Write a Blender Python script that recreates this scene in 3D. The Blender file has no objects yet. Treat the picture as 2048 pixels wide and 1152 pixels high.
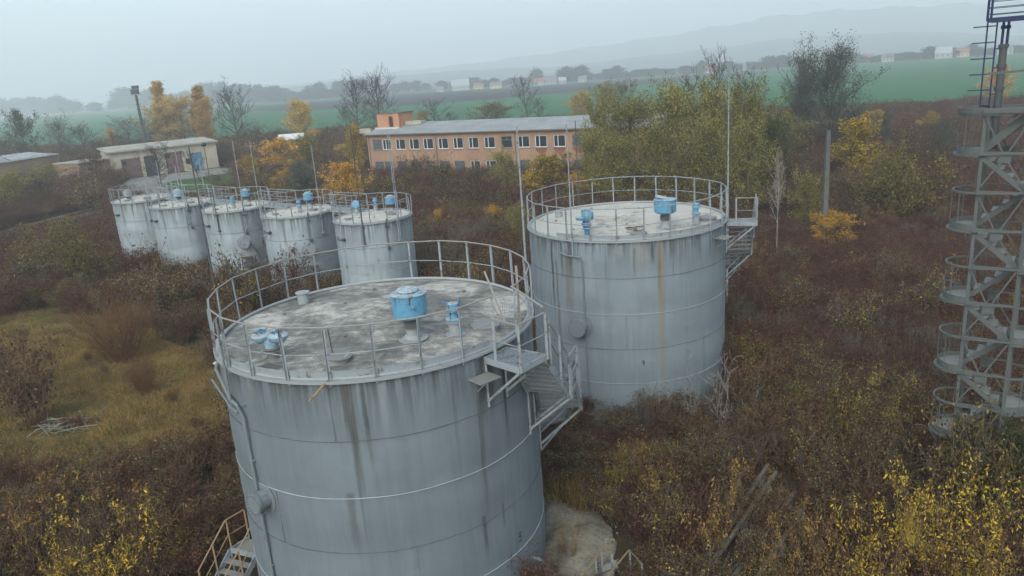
import bpy, bmesh, math, random
import numpy as np
from mathutils import Vector, Matrix
R = math.radians
sc = bpy.context.scene
COL = sc.collection
# ------------------------------------------------------------------ camera geometry
F, PITCH, ROLL, CH = 1504.56, 0.2782, -0.0726, 14.0
cp, sp, cr, sr = math.cos(PITCH), math.sin(PITCH), math.cos(ROLL), math.sin(ROLL)
def ray(px, py):
    x = (px-1024)/F; y = -(py-576)/F
    xr = cr*x-sr*y; yr = sr*x+cr*y
    return (xr, cp+sp*yr, -sp+cp*yr)
def at(px, py, z=0.0):
    d = ray(px, py); t = (z-CH)/d[2]
    return Vector((d[0]*t, d[1]*t, z))
def at_dist(px, py, D):                       # point on the ray at horizontal distance D
    d = ray(px, py); t = D/math.hypot(d[0], d[1])
    return Vector((d[0]*t, d[1]*t, CH+d[2]*t))
def pix(x, y, z=0.0):
    z = z-CH
    fw = y*cp-z*sp; up = y*sp+z*cp
    if fw < .1: return (-9999, 9999)
    xr = x/fw; yr = up/fw
    return (1024+F*(cr*xr+sr*yr), 576-F*(-sr*xr+cr*yr))
cam = bpy.data.cameras.new("camera"); co = bpy.data.objects.new("camera", cam); COL.objects.link(co)
cam.lens = F/2048*36; cam.sensor_width = 36; cam.clip_start = .1; cam.clip_end = 30000
rgt = Vector((cr, sp*sr, cp*sr)); upv = Vector((-sr, sp*cr, cp*cr)); fwd = Vector((0, cp, -sp))
co.matrix_world = Matrix(((rgt.x, upv.x, -fwd.x, 0), (rgt.y, upv.y, -fwd.y, 0), (rgt.z, upv.z, -fwd.z, CH), (0, 0, 0, 1)))
sc.camera = co
# ------------------------------------------------------------------ light
w = bpy.data.worlds.new("World"); sc.world = w; w.use_nodes = True
nt = w.node_tree; nt.nodes.clear()
SUN_EL, SUN_AZ = R(38), R(200)
sky = nt.nodes.new('ShaderNodeTexSky'); sky.sky_type = 'NISHITA'; sky.sun_disc = False
sky.sun_elevation = SUN_EL; sky.sun_rotation = SUN_AZ; sky.air_density = 1.0; sky.dust_density = 3.0; sky.ozone_density = 1.0
hs = nt.nodes.new('ShaderNodeHueSaturation'); hs.inputs['Saturation'].default_value = .72; hs.inputs['Value'].default_value = 1
bg = nt.nodes.new('ShaderNodeBackground'); bg.inputs[1].default_value = .15
wo = nt.nodes.new('ShaderNodeOutputWorld')
nt.links.new(sky.outputs[0], hs.inputs['Color']); tint = nt.nodes.new('ShaderNodeMix'); tint.data_type = 'RGBA'; tint.blend_type = 'MULTIPLY'; tint.inputs[0].default_value = 1; tint.inputs[7].default_value = (.93, 1.02, 1.0, 1)
nt.links.new(hs.outputs[0], tint.inputs[6]); nt.links.new(tint.outputs[2], bg.inputs[0]); nt.links.new(bg.outputs[0], wo.inputs[0])
sl = bpy.data.lights.new("sun", 'SUN'); sl.energy = .5; sl.angle = R(35); sl.color = (1, .98, .95)
so = bpy.data.objects.new("sun", sl); COL.objects.link(so)
so.rotation_euler = (math.pi/2-SUN_EL, 0, math.pi-SUN_AZ) 
sd = Vector((math.sin(SUN_AZ)*math.cos(SUN_EL), math.cos(SUN_AZ)*math.cos(SUN_EL), math.sin(SUN_EL)))
so.rotation_euler = sd.to_track_quat('Z', 'Y').to_euler()
sc.view_settings.view_transform = 'Standard'; sc.view_settings.look = 'None'; sc.view_settings.gamma = 1
sc.view_settings.exposure = 1.17
cy = sc.cycles
cy.max_bounces = 10; cy.diffuse_bounces = 2; cy.glossy_bounces = 2; cy.transmission_bounces = 2; cy.volume_bounces = 10
cy.transparent_max_bounces = 4; cy.use_adaptive_sampling = True; cy.adaptive_threshold = .01
cy.use_denoising = True
try: cy.denoiser = 'OPENIMAGEDENOISE'
except Exception: pass
# ------------------------------------------------------------------ objects
def tag(o, label=None, cat=None, group=None, kind=None):
    if label: o['label'] = label
    if cat: o['category'] = cat
    if group: o['group'] = group
    if kind: o['kind'] = kind
    return o
def empty(name, loc, label=None, cat=None, group=None, kind=None, rz=0):
    o = bpy.data.objects.new(name, None); COL.objects.link(o); o.location = loc; o.rotation_euler.z = rz
    o.empty_display_size = .2
    return tag(o, label, cat, group, kind)
class MB:
    def __init__(s): s.v = []; s.f = []; s.m = []; s.mi = 0
    def add(s, vs, fs):
        n = len(s.v); s.v += [tuple(v) for v in vs]; s.f += [tuple(i+n for i in f) for f in fs]; s.m += [s.mi]*len(fs); return s
    def box(s, c, size, rz=0.0, M=None):
        x, y, z = size[0]/2, size[1]/2, size[2]/2
        vs = [Vector((a*x, b*y, d*z)) for d in (-1, 1) for b in (-1, 1) for a in (-1, 1)]
        if M is None: M = Matrix.Rotation(rz, 3, 'Z')
        c = Vector(c)
        return s.add([M@v+c for v in vs], [(0, 2, 3, 1), (4, 5, 7, 6), (0, 1, 5, 4), (2, 6, 7, 3), (0, 4, 6, 2), (1, 3, 7, 5)])
    def bar(s, a, b, w=.05, h=None, up=(0, 0, 1)):
        a = Vector(a); b = Vector(b); h = h or w; d = b-a; L = d.length
        if L < 1e-6: return s
        d /= L; u = Vector(up)
        if abs(d.dot(u)) > .98: u = Vector((1, 0, 0))
        x = d.cross(u).normalized(); z = x.cross(d)
        M = Matrix((x, d, z)).transposed()
        return s.box((a+b)/2, (w, L, h), M=M)
    def angle(s, a, b, w=.06, t=.012, up=(0, 0, 1), flip=1):     # an L-section
        a = Vector(a); b = Vector(b); d = (b-a).normalized(); u = Vector(up)
        if abs(d.dot(u)) > .98: u = Vector((1, 0, 0))
        x = d.cross(u).normalized()*flip; z = x.cross(d)*flip
        s.bar(a+z*w/2, b+z*w/2, t, w, u)
        return s.bar(a+x*(w/2+t/2), b+x*(w/2+t/2), w, t, u)
    def tube(s, a, b, r=.02, n=8, r2=None, caps=True):
        a = Vector(a); b = Vector(b); d = (b-a).normalized(); r2 = r if r2 is None else r2
        u = Vector((0, 0, 1)) if abs(d.z) < .95 else Vector((1, 0, 0))
        x = d.cross(u).normalized(); y = x.cross(d)
        vs = [a+(x*math.cos(t)+y*math.sin(t))*r for t in [2*math.pi*i/n for i in range(n)]]+[b+(x*math.cos(t)+y*math.sin(t))*r2 for t in [2*math.pi*i/n for i in range(n)]]
        fs = [(i, (i+1) % n, n+(i+1) % n, n+i) for i in range(n)]
        if caps: fs += [tuple(range(n))[::-1], tuple(range(n, 2*n))]
        return s.add(vs, fs)
    def path(s, pts, r=.02, n=6, closed=False):
        pts = [Vector(p) for p in pts]; m = len(pts); rings = []
        for i, p in enumerate(pts):
            a = pts[(i-1) % m] if (closed or i > 0) else p; b = pts[(i+1) % m] if (closed or i < m-1) else p
            d = (b-a).normalized(); u = Vector((0, 0, 1)) if abs(d.z) < .9 else Vector((1, 0, 0))
            x = d.cross(u).normalized(); y = x.cross(d)
            rings.append([p+(x*math.cos(2*math.pi*k/n)+y*math.sin(2*math.pi*k/n))*r for k in range(n)])
        vs = [v for q in rings for v in q]; fs = []
        for i in range(m if closed else m-1):
            j = (i+1) % m
            fs += [(i*n+k, i*n+(k+1) % n, j*n+(k+1) % n, j*n+k) for k in range(n)]
        if not closed: fs += [tuple(range(n))[::-1], tuple(range((m-1)*n, m*n))]
        return s.add(vs, fs)
    def lathe(s, prof, c=(0, 0, 0), n=24, M=None):               # profile of (r, z); closed with caps where r > 0 at the ends
        c = Vector(c); vs = []; fs = []; m = len(prof)
        for r_, z_ in prof:
            for k in range(n):
                t = 2*math.pi*k/n; v = Vector((r_*math.cos(t), r_*math.sin(t), z_)); vs.append((M@v if M else v)+c)
        for i in range(m-1):
            fs += [(i*n+k, i*n+(k+1) % n, (i+1)*n+(k+1) % n, (i+1)*n+k) for k in range(n)]
        fs += [tuple(range(n))[::-1], tuple(range((m-1)*n, m*n))]
        return s.add(vs, fs)
    def band(s, R0, R1, z0, z1, a0=0, a1=360, n=64, c=(0, 0, 0)):  # ring of rectangular section, angles in degrees
        full = abs(a1-a0) >= 359.9; k = n if full else n+1; vs = []; fs = []
        for i in range(k):
            t = R(a0+(a1-a0)*i/n)
            for rr, zz in ((R0, z0), (R1, z0), (R1, z1), (R0, z1)): vs.append((c[0]+rr*math.cos(t), c[1]+rr*math.sin(t), c[2]+zz))
        for i in range(n):
            j = (i+1) % k
            fs += [(i*4+q, i*4+(q+1) % 4, j*4+(q+1) % 4, j*4+q) for q in range(4)]
        if not full: fs += [(3, 2, 1, 0), tuple((k-1)*4+q for q in range(4))]
        return s.add(vs, fs)
    def prism(s, poly, z0, z1):
        n = len(poly); vs = [(p[0], p[1], z0) for p in poly]+[(p[0], p[1], z1) for p in poly]
        return s.add(vs, [tuple(range(n))[::-1], tuple(range(n, 2*n))]+[(i, (i+1) % n, n+(i+1) % n, n+i) for i in range(n)])
    def build(s, name, mat, parent=None, smooth=False, world=False, loc=None):
        me = bpy.data.meshes.new(name); vs = s.v
        o_ = Vector((0, 0, 0))
        if parent is not None and world: o_ = parent.location
        if loc is not None: o_ = Vector(loc)
        if o_.length > 0: vs = [(v[0]-o_[0], v[1]-o_[1], v[2]-o_[2]) for v in vs]
        me.from_pydata(vs, [], s.f)
        for m in (mat if isinstance(mat, (list, tuple)) else [mat]): me.materials.append(m)
        if any(s.m): me.polygons.foreach_set('material_index', s.m)
        bm = bmesh.new(); bm.from_mesh(me); bmesh.ops.recalc_face_normals(bm, faces=bm.faces); bm.to_mesh(me); bm.free()
        if smooth:
            me.polygons.foreach_set('use_smooth', [True]*len(me.polygons))
            try: me.set_sharp_from_angle(angle=R(35))
            except Exception: pass
        o = bpy.data.objects.new(name, me); COL.objects.link(o)
        if loc is not None: o.location = loc
        if parent is not None: o.parent = parent
        return o
def mesh_np(name, V, Q, mats, mi=None, smooth=False):
    me = bpy.data.meshes.new(name); V = np.asarray(V, np.float32); Q = np.asarray(Q, np.int32)
    me.vertices.add(len(V)); me.vertices.foreach_set('co', V.ravel())
    me.loops.add(Q.size); me.loops.foreach_set('vertex_index', Q.ravel())
    me.polygons.add(len(Q)); me.polygons.foreach_set('loop_start', np.arange(0, Q.size, 4, dtype=np.int32))
    me.polygons.foreach_set('loop_total', np.full(len(Q), 4, np.int32))
    for m in mats: me.materials.append(m)
    if mi is not None: me.polygons.foreach_set('material_index', np.asarray(mi, np.int32))
    if smooth: me.polygons.foreach_set('use_smooth', np.ones(len(Q), bool))
    me.update(calc_edges=True); me.validate()
    return me
def copy_tree(o, parent=None):
    c = o.copy(); COL.objects.link(c)
    if parent is not None: c.parent = parent
    for ch in list(o.children): copy_tree(ch, c)
    return c
# ------------------------------------------------------------------ materials
def srgb(r, g, b):
    f = lambda c: (c/255/12.92) if c/255 <= .04045 else ((c/255+.055)/1.055)**2.4
    return (f(r), f(g), f(b), 1)
class NM:
    """small node helper"""
    def __init__(s, name, rough=.7, spec=.3, metal=0.0):
        s.mat = bpy.data.materials.new(name); s.mat.use_nodes = True; s.nt = s.mat.node_tree; s.nt.nodes.clear()
        s.out = s.n('ShaderNodeOutputMaterial'); s.p = s.n('ShaderNodeBsdfPrincipled')
        s.p.inputs['Roughness'].default_value = rough; s.p.inputs['Specular IOR Level'].default_value = spec; s.p.inputs['Metallic'].default_value = metal
        s.l(s.p.outputs[0], s.out.inputs[0])
    def n(s, t): return s.nt.nodes.new(t)
    def l(s, a, b): s.nt.links.new(a, b)
    def put(s, sock, v):
        if hasattr(v, 'is_linked') or isinstance(v, bpy.types.NodeSocket): s.l(v, sock)
        else: sock.default_value = v
    def math(s, op, a, b=0.0, c=None, clamp=False):
        m = s.n('ShaderNodeMath'); m.operation = op; m.use_clamp = clamp; s.put(m.inputs[0], a); s.put(m.inputs[1], b)
        if c is not None: s.put(m.inputs[2], c)
        return m.outputs[0]
    def coord(s, kind='Object', scale=(1, 1, 1), loc=(0, 0, 0)):
        t = s.n('ShaderNodeTexCoord'); m = s.n('ShaderNodeMapping'); m.inputs['Scale'].default_value = scale; m.inputs['Location'].default_value = loc
        s.l(t.outputs[kind], m.inputs[0]); return m.outputs[0]
    def noise(s, vec, scale=5, detail=4, rough=.55, dist=0.0):
        t = s.n('ShaderNodeTexNoise'); s.l(vec, t.inputs['Vector']); t.inputs['Scale'].default_value = scale; t.inputs['Detail'].default_value = detail
        t.inputs['Roughness'].default_value = rough; t.inputs['Distortion'].default_value = dist; return t.outputs['Fac']
    def ramp(s, fac, stops, interp='LINEAR'):
        r = s.n('ShaderNodeValToRGB'); r.color_ramp.interpolation = interp; e = r.color_ramp.elements
        while len(e) < len(stops): e.new(.5)
        for i, (p, c) in enumerate(stops):
            e[i].position = p; e[i].color = c if hasattr(c, '__len__') else (c, c, c, 1)
        s.l(fac, r.inputs[0]); return r.outputs[0]
    def mix(s, fac, a, b, mode='MIX'):
        m = s.n('ShaderNodeMix'); m.data_type = 'RGBA'; m.blend_type = mode; s.put(m.inputs[0], fac); s.put(m.inputs[6], a); s.put(m.inputs[7], b); return m.outputs[2]
    def bump(s, h, strength=.3, dist=.02):
        b = s.n('ShaderNodeBump'); b.inputs['Strength'].default_value = strength; b.inputs['Distance'].default_value = dist; s.l(h, b.inputs['Height']); s.l(b.outputs[0], s.p.inputs['Normal'])
    def base(s, c): s.put(s.p.inputs['Base Color'], c); return s
def plain(name, col, rough=.7, spec=.3, var=.25, scale=4, metal=0, bump=0, col2=None):
    m = NM(name, rough, spec, metal); v = m.coord(); n = m.noise(v, scale, 5, .6)
    c2 = col2 or tuple(c*(1-var) for c in col[:3])+(1,)
    m.base(m.mix(m.ramp(n, [(.35, 0.0), (.65, 1.0)]), col, c2))
    if bump: m.bump(m.noise(v, scale*6, 3), bump, .01)
    return m.mat
MT = {}
def steel(name, col, rust, amount, scale=3.0):
    m = NM(name, .62, .35); v = m.coord(); n = m.noise(v, scale, 6, .65); n2 = m.noise(v, scale*9, 3, .6)
    fac = m.ramp(m.math('ADD', m.math('MULTIPLY', n, .75), m.math('MULTIPLY', n2, .25)), [(.5-amount*.35, 1.0), (.56-amount*.3, 0.0)])
    c = m.mix(m.ramp(n2, [(.3, 0.0), (.7, .5)]), col, tuple(x*.7 for x in col[:3])+(1,))
    m.base(m.mix(fac, c, rust)); m.bump(n2, .15, .004); return m.mat
RUST = (.115, .058, .034, 1); DIRT = (.09, .085, .075, 1)
MT['rail_grey'] = steel('rail grey paint', (.25, .28, .30, 1), (.12, .10, .085, 1), .32)
MT['rail_rust'] = steel('rail weathered top', (.25, .235, .215, 1), (.14, .085, .06, 1), .8)
MT['rust'] = steel('rusty steel', (.10, .06, .045, 1), (.05, .035, .03, 1), .5)
MT['rail_ochre'] = steel('ochre worn handrail', (.26, .18, .10, 1), (.11, .07, .045, 1), .5)
MT['dark_steel'] = steel('dark steel', (.07, .075, .08, 1), (.05, .04, .035, 1), .5)
MT['navy'] = steel('dark blue steel', (.018, .03, .085, 1), (.02, .022, .04, 1), .4)
MT['tower'] = steel('tower grey paint', (.092, .102, .10, 1), (.045, .036, .028, 1), .78, 2.6)
MT['tread'] = steel('stair tread', (.20, .20, .19, 1), (.10, .085, .07, 1), .8)
MT['curb'] = steel('curb grey', (.27, .29, .30, 1), (.07, .065, .06, 1), .55, 2.5)
MT['weld_light'] = plain('light weld seam', (.34, .38, .41, 1), .6, .3, .15)
MT['weld_dark'] = plain('dark weld seam', (.13, .14, .15, 1), .8, .2, .4)
MT['pipe'] = steel('dull silver pipe', (.16, .185, .20, 1), (.07, .065, .06, 1), .5, 2.5)
def blue(name, col, rustamt):
    m = NM(name, .5, .4); v = m.coord(); n = m.noise(v, 5, 6, .7); vs = m.coord(scale=(14, 14, 2.2)); n2 = m.noise(vs, 1, 4, .6)
    f = m.ramp(m.math('ADD', m.math('MULTIPLY', n, .5), m.math('MULTIPLY', n2, .5)), [(.36+rustamt, 1.0), (.41+rustamt, 0.0)])
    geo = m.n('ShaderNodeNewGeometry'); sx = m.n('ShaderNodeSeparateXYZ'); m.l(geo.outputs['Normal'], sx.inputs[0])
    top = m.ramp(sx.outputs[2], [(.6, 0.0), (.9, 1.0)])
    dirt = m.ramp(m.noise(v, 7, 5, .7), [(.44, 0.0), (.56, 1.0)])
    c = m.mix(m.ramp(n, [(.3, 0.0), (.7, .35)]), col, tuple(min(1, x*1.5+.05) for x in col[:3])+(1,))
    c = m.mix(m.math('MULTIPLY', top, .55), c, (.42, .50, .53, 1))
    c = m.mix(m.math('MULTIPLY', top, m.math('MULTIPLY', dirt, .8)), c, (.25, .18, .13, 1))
    m.base(m.mix(f, c, (.07, .05, .045, 1))); m.bump(n2, .1, .004); return m.mat
MT['blue'] = blue('sky blue paint', (.08, .225, .345, 1), .035)
MT['blue_pale'] = blue('pale blue paint', (.20, .30, .37, 1), .02)
MT['blue_deep'] = blue('deep blue paint', (.04, .15, .29, 1), 0.02)
MT['bellows'] = steel('grimy neck', (.16, .16, .15, 1), (.07, .06, .055, 1), .6, 9)
def shell_mat(name, streaks, seedloc, tone=(.20, .235, .262), H=7.45):
    """aluminium paint; streaks = (azimuth deg, width deg, z top, z bottom, colour, strength)"""
    m = NM(name, .5, .45); v = m.coord(); sep = m.n('ShaderNodeSeparateXYZ'); m.l(v, sep.inputs[0])
    ang = m.math('ARCTAN2', sep.outputs[1], sep.outputs[0]); z = sep.outputs[2]
    big = m.noise(m.coord(scale=(.5, .5, .35), loc=seedloc), 1, 4, .55)
    vert = m.noise(m.coord(scale=(2.6, 2.6, .13), loc=seedloc), 1, 5, .62)
    fine = m.noise(m.coord(scale=(9, 9, .5), loc=seedloc), 1, 4, .6)
    c = m.mix(m.ramp(big, [(.3, 0.0), (.7, 1.0)]), tuple(x*.87 for x in tone)+(1,), tuple(x*1.13 for x in tone)+(1,))
    c = m.mix(m.ramp(vert, [(.33, .42), (.55, 0.0)]), c, tuple(x*.66 for x in tone)+(1,))
    c = m.mix(m.ramp(fine, [(.55, 0.0), (.8, .35)]), c, tuple(min(1, x*1.45) for x in tone)+(1,))
    # panels of each course differ slightly
    cell = m.math('FLOOR', m.math('DIVIDE', z, 1.49)); wn = m.n('ShaderNodeTexWhiteNoise'); wn.noise_dimensions = '2D'
    cv = m.n('ShaderNodeCombineXYZ'); m.l(cell, cv.inputs[0]); m.l(m.math('FLOOR', m.math('ADD', m.math('MULTIPLY', ang, 1.1), m.math('MULTIPLY', cell, .37))), cv.inputs[1]); m.l(cv.outputs[0], wn.inputs['Vector'])
    c = m.mix(m.math('MULTIPLY', wn.outputs['Value'], .22), c, tuple(x*.72 for x in tone)+(1,))
    # grime running down from the rim
    drip = m.noise(m.coord(scale=(5, 5, .18), loc=seedloc), 1, 5, .7)
    zt = m.math('DIVIDE', m.math('SUBTRACT', z, H-1.5), 1.5, clamp=True)
    c = m.mix(m.math('MULTIPLY', m.math('MULTIPLY', zt, m.math('MULTIPLY', zt, .9)), m.ramp(drip, [(.42, 0.0), (.56, 1.0)])), c, (.055, .055, .055, 1))
    edge = m.noise(v, 3.0, 5, .7); edge2 = m.noise(m.coord(scale=(12, 12, .8)), 1, 4, .7)
    for i, (a, wd, z1, z0, colr, st) in enumerate(streaks):
        da = m.math('SUBTRACT', ang, R(a)); da = m.math('WRAP', da, math.pi, -math.pi)
        da = m.math('ADD', da, m.math('MULTIPLY', m.math('SUBTRACT', edge, .5), R(wd)*.9))
        g = m.math('SUBTRACT', 1.0, m.math('DIVIDE', m.math('ABSOLUTE', da), R(wd)), clamp=True)
        g = m.math('MULTIPLY', g, 1.8, clamp=True)
        up = m.math('DIVIDE', m.math('SUBTRACT', z, z0), max(.05, (z1-z0)*.45), clamp=True)
        dn = m.math('DIVIDE', m.math('SUBTRACT', z1, z), .06, clamp=True)
        fac = m.math('MULTIPLY', m.math('MULTIPLY', g, m.math('MULTIPLY', up, dn)), m.math('MULTIPLY', m.ramp(edge2, [(.3, .45), (.55, 1.0)]), min(1.0, st*1.15)))
        c = m.mix(fac, c, colr)
    m.base(c); m.p.inputs['Metallic'].default_value = .25
    m.l(m.ramp(vert, [(.3, .62), (.7, .42)]), m.p.inputs['Roughness'])
    dent = m.noise(m.coord(scale=(.8, .8, 1.1), loc=seedloc), 1, 2, .5)
    m.bump(m.math('ADD', dent, m.math('MULTIPLY', fine, .02)), .35, .12)
    return m.mat
def roof_mat(name, seed, white=.5, pale=(.44, .42, .37), patches=()):
    m = NM(name, .9, .15); v = m.coord(loc=(seed, seed*.7, 0)); v0 = m.coord()
    n1 = m.noise(v, .55, 5, .6, .6); n2 = m.noise(v, 3.2, 7, .72, .3); n3 = m.noise(v, 18, 4, .65)
    sw = m.noise(m.coord(scale=(.55, 3.0, 1), loc=(seed, 0, 0)), 2.2, 6, .7, .8)
    f = m.math('ADD', m.math('MULTIPLY', n1, .5), m.math('ADD', m.math('MULTIPLY', n2, .35), m.math('MULTIPLY', sw, .25)))
    for (px_, py_, r_, amt) in patches:
        vm = m.n('ShaderNodeVectorMath'); vm.operation = 'DISTANCE'; m.l(v0, vm.inputs[0]); vm.inputs[1].default_value = (px_, py_, .2)
        g = m.math('SUBTRACT', 1.0, m.math('DIVIDE', vm.outputs['Value'], r_), clamp=True)
        f = m.math('ADD', f, m.math('MULTIPLY', g, amt))
    k = .60-white*.16
    c = m.ramp(f, [(k-.10, (.10, .098, .09, 1)), (k-.03, (.17, .165, .15, 1)), (k+.02, (.27, .26, .235, 1)), (k+.05, tuple(x*.85 for x in pale)+(1,)), (k+.11, pale+(1,))])
    c = m.mix(m.ramp(n3, [(.52, 0.0), (.66, .6)]), c, (.14, .135, .125, 1))
    c = m.mix(m.ramp(m.noise(v, 5, 5, .75), [(.66, 0.0), (.74, .5)]), c, (.28, .20, .13, 1))
    # radial dirt lines between the roof sheets
    sep = m.n('ShaderNodeSeparateXYZ'); m.l(v0, sep.inputs[0]); ang = m.math('ARCTAN2', sep.outputs[1], sep.outputs[0])
    fr = m.math('ABSOLUTE', m.math('SUBTRACT', m.math('FRACT', m.math('MULTIPLY', ang, 12/(2*math.pi))), .5))
    c = m.mix(m.math('MULTIPLY', m.ramp(fr, [(.0, 1.0), (.012, 0.0)]), .45), c, (.10, .095, .085, 1))
    m.base(c); m.bump(m.math('ADD', n2, m.math('MULTIPLY', n3, .3)), .5, .02); return m.mat
K_, G_, B_, O_, W_ = (.032, .032, .032, 1), (.075, .072, .064, 1), (.13, .098, .068, 1), (.24, .205, .16, 1), (.38, .41, .42, 1)
MT['concrete'] = plain('old concrete', (.30, .29, .26, 1), .95, .1, .45, 1.2, bump=.6)
MT['concrete_pole'] = plain('grey concrete post', (.115, .115, .108, 1), .9, .1, .3, 3)
def pol(r, a, z=0.0): return Vector((r*math.cos(R(a)), r*math.sin(R(a)), z))
def toloc(o, px, py, z, r=None):            # pixel -> local coords of a tank whose base is at o
    P = at(px, py, z); return Vector((P.x-o[0], P.y-o[1], P.z-o[2]))
def az_of(v): return math.degrees(math.atan2(v[1], v[0]))
def rough_shell(Rr, H, rng, n=120, k=30):
    vs = []; fs = []
    ph = [rng.uniform(0, 6.28) for _ in range(6)]
    for j in range(k+1):
        z = H*j/k
        for i in range(n):
            t = 2*math.pi*i/n
            d = .006*math.sin(5*t+ph[0]+z*.8)+.004*math.sin(11*t+ph[1]-z*1.3)+.004*math.sin(3*t+ph[2]+z*2.1)
            c = .010*math.cos(2*math.pi*z/1.49)
            vs.append(((Rr+d-c)*math.cos(t), (Rr+d-c)*math.sin(t), z))
    for j in range(k):
        for i in range(n): fs.append((j*n+i, j*n+(i+1) % n, (j+1)*n+(i+1) % n, (j+1)*n+i))
    return vs, fs
def roof_mesh(Rr, H, rise, rng, nr=26, n=96):
    vs = [(0, 0, H+rise)]; fs = []
    ph = [rng.uniform(0, 6.28) for _ in range(4)]
    for j in range(1, nr+1):
        r_ = Rr*j/nr
        for i in range(n):
            t = 2*math.pi*i/n
            z = H+rise*(1-j/nr)+(.012*math.sin(12*t+ph[0])*(j/nr)+.012*math.sin(7*t+r_*2+ph[1])+rng.uniform(-.006, .006))*(1 if j < nr else 0)
            vs.append((r_*math.cos(t), r_*math.sin(t), z))
    for i in range(n): fs.append((0, 1+i, 1+(i+1) % n))
    for j in range(nr-1):
        for i in range(n): fs.append((1+j*n+i, 1+(j+1)*n+i, 1+(j+1)*n+(i+1) % n, 1+j*n+(i+1) % n))
    return vs, fs
def big_vent(root, p, s=1.0, mat='blue', tilt=None, hood_r=.52, hood_h=.62, neck=.78, lid_off=(0, 0)):
    """drum shaped breather: hood > lid, neck, flange"""
    b = MB(); b.lathe([(.001, 0), (.42*s, 0), (.42*s, .02), (.24*s, .025), (.21*s, .1), (.17*s, .12), (.17*s, neck*.5)], p, 24)
    nk = b.build('vent_neck', MT['curb'], root, True)
    b = MB()
    for k in range(5): b.lathe([(.001, 0), (.20*s, 0), (.235*s, .015), (.20*s, .035), (.001, .036)], (p[0], p[1], p[2]+neck*.5+k*.048), 20)
    b.lathe([(.001, 0), (.19*s, 0), (.19*s, neck*.5-.20), (.001, neck*.5-.19)], (p[0], p[1], p[2]+neck*.5+.2), 20)
    b.build('vent_collar', MT['bellows'], nk, True)
    z = p[2]+neck; M = Matrix.Rotation(tilt or 0, 3, 'X')
    b = MB(); b.lathe([(.001, .0), (hood_r*.80, 0), (hood_r*.93, .05), (hood_r*.95, hood_h-.02), (hood_r, hood_h-.02), (hood_r, hood_h), (hood_r*.6, hood_h+.035), (.001, hood_h+.04)], (p[0], p[1], z), 36, M)
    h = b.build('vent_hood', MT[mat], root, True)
    b = MB(); lx, ly = lid_off; ML = Matrix.Rotation(R(14) if lx else 0, 3, 'Y')
    b.lathe([(.001, 0), (hood_r*.56, 0), (hood_r*.60, .03), (hood_r*.56, .07), (hood_r*.30, .085), (.001, .08)], (p[0]+lx, p[1]+ly, z+hood_h+.042), 28, ML)
    b.build('vent_lid', MT['blue_pale' if mat == 'blue' else mat], h, True)
    b = MB(); q = Vector((p[0], p[1], z+hood_h*.55)); d = Vector((-q[0]*0+.35, -1, 0)).normalized()
    b.tube(q+d*hood_r*.93, q+d*(hood_r*.93+.09), .04, 10); b.build('vent_knob', MT['blue_deep'], h, True)
    return h
def small_valve(root, p, s=1.0, mat='blue'):
    b = MB(); b.lathe([(.001, 0), (.26*s, 0), (.26*s, .015), (.16*s, .02), (.16*s, .34), (.22*s, .345), (.22*s, .38), (.001, .385)], p, 20)
    nk = b.build('valve_pipe', MT['curb'], root, True)
    b = MB(); q = (p[0], p[1], p[2]+.386*1)
    b.lathe([(.001, 0), (.21*s, 0), (.22*s, .04), (.12*s, .06), (.11*s, .22), (.18*s, .24), (.19*s, .30), (.15*s, .32), (.15*s, .44), (.001, .46)], q, 18)
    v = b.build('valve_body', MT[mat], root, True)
    b = MB(); b.bar((q[0]+.14*s, q[1], q[2]+.36), (q[0]+.19*s, q[1]-.02, q[2]+.60), .05, .03); b.bar((q[0]-.12*s, q[1], q[2]+.45), (q[0]-.27*s, q[1]-.02, q[2]+.50), .035)
    b.build('valve_lever', MT['blue_deep'], v)
def twin_valve(root, p, s=1.0, mat='blue_pale', rz=0.0):
    b = MB(); b.lathe([(.001, 0), (.20*s, 0), (.15*s, .05), (.15*s, .22), (.23*s, .225), (.23*s, .25), (.15*s, .27), (.23*s, .29), (.23*s, .32), (.001, .325)], p, 20)
    b.build('valve_pipe', MT['bellows'], root, True)
    c, sn = math.cos(rz), math.sin(rz); z = p[2]+.325
    b = MB(); b.lathe([(.001, 0), (.17*s, 0), (.18*s, .2), (.001, .21)], (p[0], p[1], z), 18)
    for sg in (-1, 1):
        cx, cy_ = p[0]+sg*.25*s*c, p[1]+sg*.25*s*sn
        b.lathe([(.001, 0), (.13*s, .02), (.25*s, .12), (.27*s, .20), (.24*s, .23), (.19*s, .26), (.001, .27)], (cx, cy_, z+.10), 20)
    b.bar((p[0]-.2*s*c, p[1]-.2*s*sn, z+.2), (p[0]+.2*s*c, p[1]+.2*s*sn, z+.2), .24*s, .2)
    v = b.build('valve_body', MT[mat], root, True)
    for sg in (-1, 1):
        cx, cy_ = p[0]+sg*.25*s*c, p[1]+sg*.25*s*sn
        b = MB()
        for k in range(6): b.tube((cx+.13*s*math.cos(k*1.047), cy_+.13*s*math.sin(k*1.047), z+.34), (cx+.13*s*math.cos(k*1.047), cy_+.13*s*math.sin(k*1.047), z+.43), .02, 6)
        b.bar((cx-.16, cy_-.05, z+.40), (cx+.16, cy_+.06, z+.44), .03); b.tube((cx, cy_, z+.36), (cx, cy_, z+.47), .04, 8)
        b.build('valve_cap', MT['blue_deep'], v)
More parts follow.
